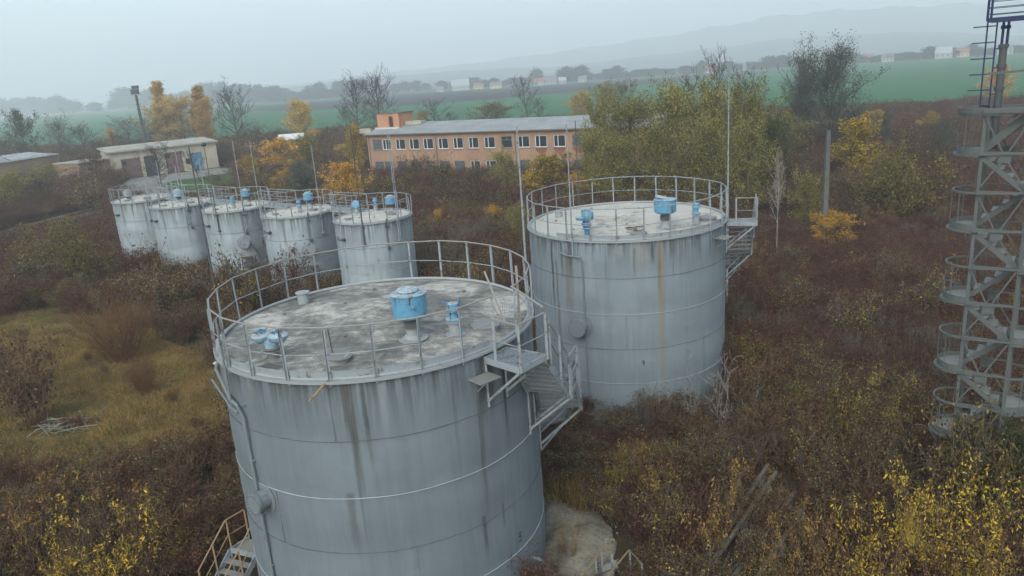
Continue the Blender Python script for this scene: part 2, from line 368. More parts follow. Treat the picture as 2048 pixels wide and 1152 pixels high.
def railing(root, Rr, H, N, a_gap0, a_gap1, top, rng, phase=0.0, topmat='rail_rust', w=.05, mid=True, droop=None):
    """posts, top rail and mid rail round the rim; gap between the two azimuths (degrees, a_gap0 < a_gap1)"""
    pts = []; span = 360-(a_gap1-a_gap0)
    k = max(2, round(N*span/360))
    for i in range(k+1):
        a = a_gap1+span*i/k; ln = rng.uniform(-.012, .012); pts.append((a, ln))
    rr = Rr+.03
    rail = MB(); rail.path([pol(rr+ln*2, a, H+top+rng.uniform(-.012, .012)) for a, ln in pts], .021, 7)
    rt = rail.build('railing', MT[topmat], root, True)
    if mid:
        m_ = MB(); m_.path([pol(rr-.02+ln, a, H+top*.50+rng.uniform(-.02, .02)) for a, ln in pts], .014, 6); m_.build('mid_rail', MT['rail_grey'], rt, True)
    for a, ln in pts:
        b = MB(); b.angle(pol(rr-ln, a, H-.10), pol(rr+ln*2, a, H+top-.01), w, .008, up=pol(1, a)); b.build('post', MT['rail_grey'], rt)
    return rt
def manhole(root, a, z, Rr, r_=.34, dep=.38, mat='curb'):
    M = Matrix.Rotation(R(a), 3, 'Z') @ Matrix.Rotation(math.pi/2, 3, 'Y')
    b = MB(); b.lathe([(.001, 0), (r_*1.45, 0), (r_*1.45, .012), (r_*.9, .014), (r_*.9, dep-.05), (r_*1.06, dep-.045), (r_*1.06, dep-.01), (.001, dep-.009)], pol(Rr, a, z), 28, M)
    o = b.build('manhole_neck', MT[mat], root, True)
    b = MB(); b.lathe([(.001, 0), (r_*1.06, 0), (r_*1.06, .03), (.001, .032)], pol(Rr+dep, a, z), 28, M)
    for k in range(20):
        t = 2*math.pi*k/20; q = M@Vector((r_*.95*math.cos(t), r_*.95*math.sin(t), 0))+pol(Rr+dep+.03, a, z); b.tube(q, q+pol(.035, a), .018, 6)
    b.build('manhole_cover', MT[mat], o, False)
def hatch(root, p, r_=.36, h=.16, tilt=0, lever=None):
    b = MB(); b.lathe([(.001, -.1), (r_*.9, -.1), (r_*.9, h*.8), (.001, h*.81)], p, 26); o = b.build('hatch', MT['curb'], root, True)
    M = Matrix.Rotation(R(tilt), 3, 'Y')
    b = MB(); b.lathe([(.001, 0), (r_*1.08, 0), (r_*1.08, .03), (r_*.98, .04), (.001, .05)], (p[0], p[1], p[2]+h*.84), 26, M); c = b.build('hatch_cover', MT['tread'], o, True)
    if lever: b = MB(); b.bar((p[0]-.06, p[1]+.02, p[2]+h), (p[0]-.10, p[1]+.05, p[2]+h+lever), .05, .02); b.build('hatch_lever', MT['dark_steel'], o)
    return o
def stair(root, Rr, H, a0, zs, spans, w0=.06, w1=1.24, rail=1.05, gap_first=True):
    """zs: level of each landing; spans: (azimuth start, end) of each landing; flights run between them"""
    st = MB(); Ri, Ro = Rr+w0, Rr+w1
    st.bar(pol(Ri, spans[0][0], zs[0]-.06), pol(Ro, spans[0][0], zs[0]-.06), .05, .14); top = st.build('stair', MT['rail_grey'], root)
    for i, (z, (s0, s1)) in enumerate(zip(zs, spans)):
        f = MB()
        a, b_, c, d = pol(Ri, s0, z), pol(Ro, s0, z), pol(Ro, s1, z), pol(Ri, s1, z)
        for u, v_ in ((b_, c), (c, d), (d, a)): f.bar(Vector(u)-Vector((0, 0, .055)), Vector(v_)-Vector((0, 0, .055)), .045, .15)
        f.prism([(q[0], q[1]) for q in (a, b_, c, d)], z-.03, z-.012)
        n = 14
        for k in range(1, n):
            t = k/n; f.bar(Vector(a).lerp(Vector(b_), t)+Vector((0, 0, .004)), Vector(d).lerp(Vector(c), t)+Vector((0, 0, .004)), .018, .022)
        f.build('landing', MT['rail_grey' if i == 0 else 'tread'], top)
        br = MB()
        for s_ in (s0+.6, s1-.6):
            br.bar(pol(Ro-.04, s_, z-.13), pol(Rr+.03, s_, z-1.15), .06, .06); br.bar(pol(Rr+.035, s_, z-1.3), pol(Rr+.035, s_, z-.05), .06, .05)
        br.build('landing_brace', MT['rail_grey'], top)
        if i+1 < len(zs):
            z2 = zs[i+1]; b0, b1 = s1, spans[i+1][0]; ns = max(3, round((z-z2)/.21))
            sg = MB()
            for rr in (Ri+.03, Ro-.03): sg.bar(pol(rr, b0, z-.10), pol(rr, b1, z2-.05), .03, .2)
            sg.build('stringer', MT['rail_grey'], top)
            for k in range(1, ns):
                t = k/ns; aa = b0+(b1-b0)*t; zz = z+(z2-z)*t; tr = MB()
                p0, p1 = pol(Ri+.05, aa, zz), pol(Ro-.05, aa, zz); tr.bar(p0, p1, .23, .035); tr.build('step', MT['tread'], top)
            hr = MB(); hr.path([pol(Ro, b0, z+rail), pol(Ro, b1, z2+rail)], .021, 7); hr.mi = 1; hr.bar(pol(Ro, b0, z+rail*.5), pol(Ro, b1, z2+rail*.5), .03, .012)
            for t in (.12, .5, .92): aa = b0+(b1-b0)*t; zz = z+(z2-z)*t; hr.angle(pol(Ro, aa, zz-.1), pol(Ro, aa, zz+rail), .05, .008)
            hr.build('handrail', [MT['rail_rust'], MT['rail_grey']], top)
        hr = MB(); hr.path(([pol(Ri+.35, s0, z+rail), pol(Ro, s0, z+rail)] if i == 0 else [pol(Ro, s0, z+rail)])+[pol(Ro, s1, z+rail)], .021, 7)
        hr.path(([pol(Ri+.35, s0, z+rail*.5), pol(Ro, s0, z+rail*.5)] if i == 0 else [pol(Ro, s0, z+rail*.5)])+[pol(Ro, s1, z+rail*.5)], .013, 6)
        hr.mi = 1
        for q in ([pol(Ri+.35, s0)] if i == 0 else [])+[pol(Ro, s0), pol(Ro, s1)]: hr.angle((q[0], q[1], z-.12), (q[0], q[1], z+rail), .055, .008)
        hr.build('handrail', [MT['rail_rust'], MT['rail_grey']], top)
    return top
def tank(label, loc, Rr, H, streaks, seed, rim_N, gap, top=1.3, white=.5, rise=.28, toe=None, group=None, patches=(), toph='rail_rust', tone=(.225, .265, .292)):
    rng = random.Random(seed)
    root = empty('storage_tank', loc, label, 'storage tank', group)
    b = MB(); vs, fs = rough_shell(Rr, H, rng); b.add(vs, fs)
    sh = b.build('shell', shell_mat('tank shell paint', streaks, (seed*3.7, seed*1.3, 0), tone, H), root, True)
    for k in range(1, int(round(H/1.49))):
        z = H-1.49*k; b = MB(); b.path([pol(Rr+.009, a, z+.006*math.sin(a*.21+k)) for a in range(0, 360, 4)], (.009 if k % 2 else .010), 5, True)
        b.build('weld_seam', MT['weld_dark' if k % 2 else 'weld_light'], sh, True)
    for k in range(int(round(H/1.49))):
        for j in range(3):
            a = (k*47+j*120+seed*23) % 360
            if math.sin(R(a)) < .35: b = MB(); b.bar(pol(Rr+.006, a, H-1.49*k-.02), pol(Rr+.006, a, H-1.49*(k+1)+.02), .012, .008); b.build('vertical_weld', MT['weld_dark'], sh)
    b = MB(); vs, fs = roof_mesh(Rr-.005, H+.012, rise, rng); b.add(vs, fs); b.build('roof', roof_mat('tank roof', seed*2.3, white, patches=patches), root, True)
    b = MB(); b.band(Rr-.02, Rr+.085, H-.03, H+.035, n=96); b.build('rim_flange', MT['curb'], root)
    b = MB(); b.path([pol(Rr-.045, a, H+.06) for a in range(0, 360, 4)], .05, 8, True); b.build('rim_curb', MT['curb'], root, True)
    if toe:
        b = MB(); b.band(Rr-.03, Rr-.018, H+.10, H+.235, toe[0], toe[1], n=40); b.band(Rr-.035, Rr-.01, H+.235, H+.25, toe[0], toe[1], n=40); b.build('toe_board', MT['rail_grey'], root)
    rl = railing(root, Rr, H, rim_N, gap[0], gap[1], top, rng, topmat=toph)
    b = MB(); b.band(Rr-.1, Rr+.12, -.14-loc[2], .0, n=64); b.build('base_ring', MT['concrete'], root)
    # lugs on the roof
    for k in range(12):
        b = MB(); a = k*30+seed*11; rr = Rr*(.72 if k % 2 else .42); q = pol(rr, a, H+rise*(1-rr/Rr)+.03); b.box(q, (.09, .05, .08), rz=R(a)); b.box(q+Vector((.04, 0, .03)), (.05, .05, .02)); b.build('roof_lug', MT['bellows'], root)
    return root
G2 = None
# ---- the near tank
T1 = (-3.785, 20.024, .15); R1 = 4.265; H1 = 7.45
def a1(px, py, z=None, r=R1): # azimuth on the near tank's shell under a pixel (front side), by search
    best = None
    for k in range(-1800, 1800):
        a = k*.1; x = T1[0]+r*math.cos(R(a)); y = T1[1]+r*math.sin(R(a))
        if (x*math.cos(R(a))+y*math.sin(R(a))) > 0: continue
        q = pix(x, y, z if z is not None else 5)
        e = abs(q[0]-px)+(0 if z is not None else 0)
        if best is None or e < best[0]: best = (e, a)
    return best[1]
def az_on(o, r, px, py):      # azimuth and height where the pixel's ray first meets the shell
    d = ray(px, py); dx, dy = d[0], d[1]; A = dx*dx+dy*dy; B = -2*(dx*o[0]+dy*o[1]); C_ = o[0]**2+o[1]**2-r*r
    t = (-B-math.sqrt(max(0, B*B-4*A*C_)))/(2*A); x, y = dx*t, dy*t
    return math.degrees(math.atan2(y-o[1], x-o[0])), CH+d[2]*t
def S(o, r, px, w, y1, y0, col, st):
    a, z1 = az_on(o, r, px, y1); _, z0 = az_on(o, r, px, y0); return (a, w*(.62 if col[0] < .1 else .8), z1-o[2], z0-o[2], col, st*(.85 if col[0] < .1 else .72))
s1 = [S(T1, R1, 693, 2.6, 762, 1010, G_, .8), S(T1, R1, 683, 1.6, 765, 900, G_, .7), S(T1, R1, 700, 2.6, 985, 1120, G_, .55), S(T1, R1, 722, 1.6, 765, 900, K_, .65), S(T1, R1, 733, 1.3, 840, 950, G_, .5),
      S(T1, R1, 958, 3.4, 715, 870, K_, .75), S(T1, R1, 975, 2.6, 705, 860, K_, .6), S(T1, R1, 955, 2.2, 780, 1090, G_, .55), S(T1, R1, 1002, 1.5, 700, 900, K_, .8), S(T1, R1, 1020, 1.6, 695, 780, K_, .5),
      S(T1, R1, 968, 2.0, 1030, 1120, K_, .6), S(T1, R1, 1006, 1.1, 1005, 1060, K_, .5), S(T1, R1, 580, 1.2, 760, 870, G_, .35), S(T1, R1, 497, 2.0, 740, 800, O_, .35),
      S(T1, R1, 862, 5, 735, 800, G_, .35), S(T1, R1, 760, 2.0, 765, 900, W_, .3), S(T1, R1, 690, .5, 770, 1010, W_, .3), S(T1, R1, 905, 3, 720, 830, G_, .3), S(T1, R1, 815, 1.2, 745, 880, G_, .3), S(T1, R1, 900, 1.4, 725, 1000, G_, .3), S(T1, R1, 690, 1.0, 765, 1100, K_, .55)]
t1 = tank('nearest and largest silver tank, its grey weathered roof carrying a blue drum vent', T1, R1, H1, s1, 1, 26, (-40.5, -28), white=.25, toe=(-152, -42), group='big silver storage tanks',
          patches=((1.5, -1.3, 1.9, .30), (.9, .2, 1.5, .18), (2.6, .4, 1.4, .12), (2.4, -2.4, 1.6, .25), (-.4, -3.5, .8, .22), (-1.5, 1.5, 3.0, -.22), (-2.4, -1.2, 2.4, -.18)), tone=(.185, .22, .246))
def roofz(o, Rr, H, rise, P): return H+rise*(1-math.hypot(P.x, P.y)/Rr)+.01
def on_roof(o, Rr, H, px, py, rise=.28):
    P = toloc(o, px, py, o[2]+H+.1); P = toloc(o, px, py, o[2]+roofz(o, Rr, H, rise, P)); P.z = roofz(o, Rr, H, rise, P); return P
big_vent(t1, on_roof(T1, R1, H1, 826, 676), .92, hood_r=.46, hood_h=.62, neck=.58)
small_valve(t1, on_roof(T1, R1, H1, 911, 668), 1.0)
twin_valve(t1, on_roof(T1, R1, H1, 547, 719), .9, rz=R(-12))
hatch(t1, on_roof(T1, R1, H1, 672, 722), .36, .18, 12, .62); hatch(t1, on_roof(T1, R1, H1, 972, 658), .36, .13)
P = on_roof(T1, R1, H1, 608, 606); b = MB(); b.lathe([(.001, 0), (.17, 0), (.17, .32), (.22, .33), (.22, .36), (.001, .38)], P, 20); b.build('capped_pipe', MT['curb'], t1, True)
# dark slotted walkway strips along the inside of the rim
for a0_, a1_, r0_, r1_ in ((-128, -119, 3.62, 3.86), (-104, -88, 3.78, 3.92), (-86, -74, 3.82, 3.96)):
    b = MB(); n_ = int((a1_-a0_)*1.1)
    for k in range(n_): b.band(r0_, r1_, H1+.06, H1+.075, a0_+k*(a1_-a0_)/n_, a0_+(k+.5)*(a1_-a0_)/n_, n=1)
    b.build('walkway_grating', MT['bellows'], t1)
b = MB(); P = on_roof(T1, R1, H1, 500, 722); b.path([on_roof(T1, R1, H1, x, y)+Vector((0, 0, .03)) for x, y in ((485, 735), (505, 728), (525, 722), (540, 715))], .03, 6); b.build('drain_pipe', MT['curb'], t1, True)
# guards by the stair opening
b = MB(); b.bar(pol(R1, -40.5, H1+1.28), pol(4.75, -44, H1+1.0), .04); b.bar(pol(R1, -28, H1+1.3), pol(R1+1.2, -35, H1+1.05), .05, .03)
b.bar(pol(3.3, -20, H1+1.5), pol(R1+.2, -37, H1+.55), .045, .03); b.angle(pol(R1, -24, H1), pol(R1, -24, H1+1.75), .06, .01); b.build('opening_guard', MT['rail_rust'], t1)
b = MB()
for k in range(9):
    b.bar(pol(R1-.5+k*.06, -25, H1+.1), pol(R1-.5+k*.06, -23, H1+.85), .01); b.bar(pol(R1-.5, -24.5+.1*k, H1+.1+k*.09), pol(R1+.02, -24, H1+.1+k*.09), .01)
b.build('mesh_guard', MT['rail_grey'], t1)
stair(t1, R1, H1, -46, (H1-.12, 5.75, 4.6, 3.1, 1.5), ((-46, -35.5), (-22, -14), (-4, 6), (20, 30), (44, 54)))
# small bracket shelf
a_, z_ = az_on(T1, R1+.3, 969, 757); b = MB(); b.box(pol(R1+.30, a_, z_-T1[2]), (.5, .62, .03), rz=R(a_)); b.bar(pol(R1+.45, a_, z_-T1[2]-.02), pol(R1+.0, a_, z_-T1[2]-.42), .035); b.build('shelf_bracket', MT['tread'], t1)
b = MB(); a_, z_ = az_on(T1, R1, 655, 760); b.bar(pol(R1+.02, a_, H1+.05), pol(R1+.42, a_-4, H1-.28), .05, .03); b.build('loose_bracket', MT['rail_ochre'], t1)
# left side pipes
aL, _ = az_on(T1, R1, 478, 800)
b = MB(); b.tube(pol(R1+.14, aL-2, H1+1.3), pol(R1+.14, aL-2, H1-.95), .03, 8)
b.path([pol(R1+.10, -168, H1-.55), pol(R1+.13, -164, H1-.62), pol(R1+.12, aL-3, H1-.80), pol(R1+.11, aL+1.5, H1-.9), pol(R1+.08, aL+3, H1-1.15), pol(R1+.07, aL+3.4, 2.0), pol(R1+.07, aL+3.4, .6)], .045, 8)
b.path([pol(R1+.3, -166, H1-.95), pol(R1+.16, aL-2, H1-1.0), pol(R1+.12, aL+1, H1-1.08)], .03, 6)
for z_ in (6.6, 5.1, 3.6, 2.1): b.box(pol(R1+.04, aL+3.4, z_), (.08, .16, .03), rz=R(aL))
b.build('side_pipe', MT['pipe'], t1, True)
b = MB(); b.lathe([(.001, 0), (.06, 0), (.075, .05), (.001, .1)], pol(R1+.16, -168, H1-.60), 10); b.build('pipe_end', MT['weld_light'], t1)
aM, zM = az_on(T1, R1+.38, 506, 1010); manhole(t1, aM, zM-T1[2], R1, .27, .34, 'pipe')
# number and small taps at the lower right of the shell
aN, zN = az_on(T1, R1+.005, 1040, 1074)
b = MB(); M_ = lambda u, v_: pol(R1+.012, aN+math.degrees(u/R1), zN-T1[2]+v_)
for seg in (((-.04, .14), (.04, .14)), ((.04, .14), (.04, .02)), ((.04, .02), (-.04, .02)), ((-.04, .14), (-.04, .02)), ((.04, .02), (.04, -.10)), ((.04, -.10), (-.04, -.13)), ((-.04, -.13), (-.045, -.08))): b.bar(M_(*seg[0]), M_(*seg[1]), .014, .006)
b.build('stencilled_number', plain('black stencil paint', (.01, .01, .01, 1)), t1)
for px_, py_ in ((1062, 1085), (1015, 1133)):
    a_, z_ = az_on(T1, R1, px_, py_); q = pol(R1, a_, z_-T1[2]); b = MB(); b.tube(q, q+pol(.16, a_), .03, 8); b.bar(q+pol(.12, a_)+Vector((0, 0, -.10)), q+pol(.12, a_)+Vector((0, 0, .10)), .03); b.bar(q+pol(.17, a_-10), q+pol(.30, a_+30), .02); b.build('tap', MT['dark_steel'], t1)
a_, z_ = az_on(T1, R1, 1066, 1115); q = pol(R1, a_, z_-T1[2]); b = MB(); b.path([q, q+pol(.20, a_), q+pol(.28, a_)+Vector((0, 0, -.08)), q+pol(.28, a_)+Vector((0, 0, -.45))], .05, 8); b.lathe([(.001, 0), (.11, 0), (.11, .03), (.001, .031)], q+pol(.28, a_)+Vector((0, 0, -.28)), 14); b.build('outlet_pipe', MT['pipe'], t1, True)
# ---- the second tank
T2 = (5.2095, 32.657, -.05); R2 = 4.265
s2 = [S(T2, R2, 1102, 1.7, 480, 640, K_, .95), S(T2, R2, 1112, 1.4, 520, 700, G_, .7), S(T2, R2, 1122, 1.8, 484, 560, K_, .75), S(T2, R2, 1138, 4.0, 484, 560, K_, .55), S(T2, R2, 1135, 4.5, 500, 650, B_, .6), S(T2, R2, 1118, 1.6, 600, 800, B_, .5),
      S(T2, R2, 1268, 1.2, 495, 560, B_, .85), S(T2, R2, 1285, 5.5, 487, 545, O_, .5), S(T2, R2, 1305, 2.0, 486, 530, K_, .7), S(T2, R2, 1321, 3.2, 484, 800, O_, .95), S(T2, R2, 1318, 1.5, 486, 600, B_, .7), S(T2, R2, 1345, 4.0, 478, 520, K_, .45),
      S(T2, R2, 1238, 3, 490, 520, W_, .4), S(T2, R2, 1075, 1.4, 470, 520, B_, .5), S(T2, R2, 1420, 2.0, 460, 520, G_, .5), S(T2, R2, 1400, 1.6, 470, 520, G_, .4), S(T2, R2, 1210, 1.2, 490, 590, G_, .3), S(T2, R2, 1170, 6, 490, 620, W_, .35)]
t2 = tank('second big silver tank with pale roof and a long rust streak down its front', T2, R2, 7.45, s2, 2, 26, (-20, -10), white=.95, toe=(-140, -21), group='big silver storage tanks',
          patches=((.8, -.5, 2.2, .25), (-2.6, -.6, 1.8, -.12)), toph='rail_grey')
big_vent(t2, on_roof(T2, R2, 7.45, 1331, 455), .95, hood_r=.47, hood_h=.55, neck=.62, lid_off=(-.12, .05))
P = on_roof(T2, R2, 7.45, 1174, 471)
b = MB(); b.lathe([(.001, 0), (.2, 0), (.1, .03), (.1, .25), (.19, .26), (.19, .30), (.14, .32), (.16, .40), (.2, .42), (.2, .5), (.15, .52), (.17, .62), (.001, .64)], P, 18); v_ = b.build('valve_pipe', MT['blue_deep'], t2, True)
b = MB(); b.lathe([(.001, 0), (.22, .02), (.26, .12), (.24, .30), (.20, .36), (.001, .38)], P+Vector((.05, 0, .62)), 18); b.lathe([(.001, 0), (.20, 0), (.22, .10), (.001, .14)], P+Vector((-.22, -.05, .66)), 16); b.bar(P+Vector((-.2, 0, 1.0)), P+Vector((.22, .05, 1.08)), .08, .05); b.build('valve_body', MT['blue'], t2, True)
small_valve(t2, on_roof(T2, R2, 7.45, 1392, 446), .85)
hatch(t2, on_roof(T2, R2, 7.45, 1415, 440), .36, .12); hatch(t2, on_roof(T2, R2, 7.45, 1277, 468), .32, .03)
P = on_roof(T2, R2, 7.45, 1118, 434); b = MB(); b.lathe([(.001, 0), (.17, 0), (.17, .25), (.21, .26), (.001, .28)], P, 18); b.build('capped_pipe', MT['curb'], t2, True)
P = on_roof(T2, R2, 7.45, 1270, 462); b = MB(); rg = random.Random(5); b.path([P+Vector((rg.uniform(-.45, .45), rg.uniform(-.3, .3), .05+rg.uniform(0, .12))) for _ in range(14)], .014, 5); b.build('wire_tangle', MT['rust'], t2)
stair(t2, R2, 7.45, -20, (7.33, 5.65, 4.65, 3.1), ((-20.5, -10.5), (-3, 5), (12, 20), (34, 44)))
a_, z_ = az_on(T2, R2+.3, 1447, 475); b = MB(); b.box(pol(R2+.3, a_, z_-T2[2]), (.5, .6, .03), rz=R(a_)); b.bar(pol(R2+.5, a_, z_-T2[2]-.02), pol(R2, a_, z_-T2[2]-.45), .04); b.build('shelf_bracket', MT['tread'], t2)
a_, z_ = az_on(T2, R2, 1149, 512); z_ -= T2[2]
b = MB(); b.path([pol(R2+.08, a_-9.5, z_+.1), pol(R2+.1, a_-4, z_), pol(R2+.1, a_+1, z_), pol(R2+.1, a_+4, z_-.02), pol(R2+.08, a_+5, z_-.2), pol(R2+.05, a_+5.2, .6)], .035, 8); b.build('side_pipe', MT['pipe'], t2, True)
zt = at_dist(1140, 247, math.hypot(T2[0]+R2*math.cos(R(a_)), T2[1]+R2*math.sin(R(a_)))).z-T2[2]
b = MB(); b.tube(pol(R2+.12, a_, z_), pol(R2+.12, a_, z_+2.6), .034, 8); b.tube(pol(R2+.12, a_, z_+2.6), pol(R2+.12, a_, zt), .022, 8); b.box(pol(R2+.06, a_, z_+1.1), (.14, .14, .05), rz=R(a_)); b.build('lightning_rod', MT['rail_grey'], t2)
aM, zM = az_on(T2, R2+.34, 1154, 657); manhole(t2, aM, zM-T2[2], R2, .37, .34, 'pipe')
a_, z_ = az_on(T2, R2, 1287, 723); q = pol(R2, a_, z_-T2[2]); b = MB(); b.tube(q, q+pol(.15, a_), .04, 8); b.bar(q+pol(.1, a_)+Vector((0, 0, -.12)), q+pol(.13, a_)+Vector((0, 0, .1)), .03); b.build('tap', MT['dark_steel'], t2)
# ---- five small tanks
R5, H5 = 2.365, 5.96
SM = [((-30.2, 63.1), 'farthest small silver tank, leftmost of the row of five, overgrown at its foot'), ((-25.01, 58.48), 'small silver tank second from left in the row, grey-blue vent on its roof'),
      ((-19.53, 54.48), 'small silver tank in the middle of the row of five'), ((-13.94, 50.23), 'small silver tank fourth from left, round manhole above a rusty ladder frame'),
      ((-8.27, 46.15), 'small silver tank at the right end of the row of five, nearest of them')]
roots5 = []
VP = [dict(big=(258, 400, 'curb'), rods=[((314, 321), (324, 385))]), dict(big=(359, 404, 'blue_pale'), rods=[((352, 300), (373, 421))], sm=(330, 392)), dict(big=(513, 397, 'blue'), rods=[((466, 279), (489, 428)), ((414, 289), (432, 424))], sm=(468, 416)),
      dict(big=(643, 403, 'blue'), rods=[((507, 279), (525, 440)), ((622, 289), (640, 420))], sm=(600, 424)), dict(big=(783, 421, 'blue'), rods=[((697, 258), (725, 450)), ((768, 271), (794, 438)), ((773, 271), (797, 437))], sm=(752, 421), ball=(706, 424))]
for i, ((x, y), lab) in enumerate(SM):
    o = (x, y, .08); sdn = 11+i
    st = [(-110+i*3, 3, H5-.05, 3.6, G_, .5), (-88, 2, H5-.05, 4.6, K_, .5), (-66+i, 2.4, H5-.05, 3.0, K_, .45), (-130, 2, H5-.05, 4.4, G_, .4), (-75, 8, 4.0, 0.2, W_, .25), (-40, 18, H5, .1, (.13, .14, .15, 1), .3)]
    t = tank(lab, o, R5, H5, st, sdn, 15, (-12, 8), top=1.12, white=1.35, rise=.16, group='row of five small silver tanks', toph='rail_grey', tone=(.31, .355, .385))
    roots5.append(t); v_ = VP[i]
    def orf(px_, py_): return on_roof(o, R5, H5, px_, py_, .16)
    def clampr(P, m=.86):
        r_ = math.hypot(P.x, P.y)
        if r_ > R5*m: P.x *= R5*m/r_; P.y *= R5*m/r_; P.z = H5+.16*(1-m)
        return P
    bx, by, bm_ = v_['big']; big_vent(t, clampr(orf(bx, by)), .85, mat=bm_, hood_r=.36, hood_h=.46, neck=.42 if i else .3)
    if 'sm' in v_: small_valve(t, clampr(orf(*v_['sm'])), .85)
    if 'ball' in v_:
        P = clampr(orf(*v_['ball']), .95); b = MB(); b.lathe([(.001, 0), (.16, 0), (.14, .3), (.001, .3)], P, 14); nk = b.build('valve_pipe', MT['curb'], t, True)
        b = MB(); M_ = Matrix.Rotation(R(75), 3, 'X'); b.lathe([(.001, -.14), (.22, -.12), (.29, -.03), (.29, .03), (.22, .12), (.001, .14)], P+Vector((0, 0, .52)), 20, M_); b.build('valve_body', MT['blue'], t, True)
    hatch(t, pol(1.2, -50+10*i, H5+.08), .30, .12); hatch(t, pol(1.6, -115-8*i, H5+.05), .20, .10)
    for (tx, ty), (mx, my) in v_['rods']:
        a_, z_ = az_on(o, R5+.06, mx, my); q = pol(R5+.08, a_); D_ = math.hypot(o[0]+q.x, o[1]+q.y)
        ztp = at_dist(tx, ty, D_).z-o[2]; r_ = .024 if (tx, ty) != (697, 258) else .032
        b = MB(); b.tube((q.x, q.y, H5-1.3), (q.x, q.y, H5+1.8), r_*1.35, 7); b.tube((q.x, q.y, H5+1.8), (q.x, q.y, ztp), r_, 6)
        for zz in (H5-1.25, H5-.15): b.box((q.x*.99, q.y*.99, zz), (.16, .16, .07), rz=R(a_))
        if (tx, ty) == (414, 289): b.lathe([(.001, 0), (.12, 0), (.20, .12), (.20, .2), (.001, .28)], (q.x, q.y, ztp-.1), 10)
        b.build('lightning_rod', MT['dark_steel' if (tx in (697, 414)) else 'rail_grey'], t)
    # crank arm near the rim on the left
    aa = -128-2*i; b = MB(); b.path([pol(R5+.02, aa-16, H5-.92), pol(R5+.12, aa-8, H5-.85), pol(R5+.14, aa-6, H5-.98), pol(R5+.12, aa+6, H5-.93)], .035, 6); b.tube(pol(R5, aa+7, H5-.92), pol(R5+.22, aa+7, H5-.92), .09, 8); b.build('crank_arm', MT['dark_steel'], t)
    b = MB(); aa = -58-i; b.tube(pol(R5+.1, aa, H5+.2), pol(R5+.1, aa, H5-.35), .04, 6); b.box(pol(R5+.06, aa, H5-.3), (.2, .2, .1), rz=R(aa)); b.bar(pol(R5+.04, aa, H5-.4), pol(R5+.04, aa, H5-1.5), .018); b.box(pol(R5+.06, aa, H5-1.6), (.2, .17, .16), rz=R(aa)); b.build('gauge_pipe', MT['dark_steel'], t)
    if i in (2, 3):
        aM, zM = az_on(o, R5+.3, *((489, 487) if i == 2 else (620, 503))); manhole(t, aM, zM-o[2], R5, .34, .3, 'rail_grey')
        b = MB(); zz = zM-o[2]-1.0
        for s_ in (-7, 7): b.bar(pol(R5+.5, aM+s_, zz+.1), pol(R5+1.0, aM+s_, .1), .05)
        for k in range(5): b.bar(pol(R5+.5+k*.09, aM-7, zz-k*.3), pol(R5+.5+k*.09, aM+7, zz-k*.3), .16, .03)
        b.bar(pol(R5+.1, aM, zz), pol(R5+.6, aM, zz), .62, .05)
        b.build('rusty_ladder', MT['rust'], t)
# footbridges between neighbouring small tanks
for i in range(4):
    A = Vector((*SM[i][0], 0)); B = Vector((*SM[i+1][0], 0)); d = (B-A).normalized(); side = Vector((-d.y, d.x, 0))*1 
    off = side*1.15 if side.y > 0 else side*-1.15
    p0 = A+d*(R5*.86)+off; p1 = B-d*(R5*.86)+off; z = H5+.16; z0_ = .80 if i == 0 else .08; mid = (p0+p1)/2
    root = empty('footbridge', (mid.x, mid.y, 0), ['grey steel footbridge between the leftmost and second small tanks', 'grey steel footbridge between the second and middle small tanks', 'grey steel footbridge between the middle and fourth small tanks', 'grey steel footbridge joining the fourth and rightmost small tanks'][i], 'footbridge', 'footbridges linking the small tanks')
    s_ = Vector((-d.y, d.x, 0))*.42; up = Vector((0, 0, 1))
    b = MB()
    for sg in (-1, 1): b.bar(p0+s_*sg+up*(z-.02), p1+s_*sg+up*(z-.02), .06, .20)
    L = (p1-p0).length
    for k in range(int(L/.14)): q = p0+d*(.07+k*.14); b.bar(q-s_*.95+up*(z+.05), q+s_*.95+up*(z+.05), .10, .03)
    b.build('deck', MT['rail_grey'], root, world=True)
    for sg in (-1, 1):
        b = MB(); b.path([p0+s_*sg+up*(z+1.05), p1+s_*sg+up*(z+1.05)], .022, 6); b.path([p0+s_*sg+up*(z+.55), p1+s_*sg+up*(z+.55)], .016, 6)
        for k in range(4): q = p0.lerp(p1, k/3)+s_*sg; b.bar(q+up*z, q+up*(z+1.05), .05, .02)
        b.build('handrail', MT['rail_grey'], root, world=True)
def sheet(name, pts, z, mat, kind='structure'):
    b = MB(); b.add([(p[0], p[1], z) for p in pts], [tuple(range(len(pts)))]); o = b.build(name, mat); return tag(o, kind=kind) if kind else o
def pxs(l, z=0.0): return [at(x, y, z) for x, y in l]
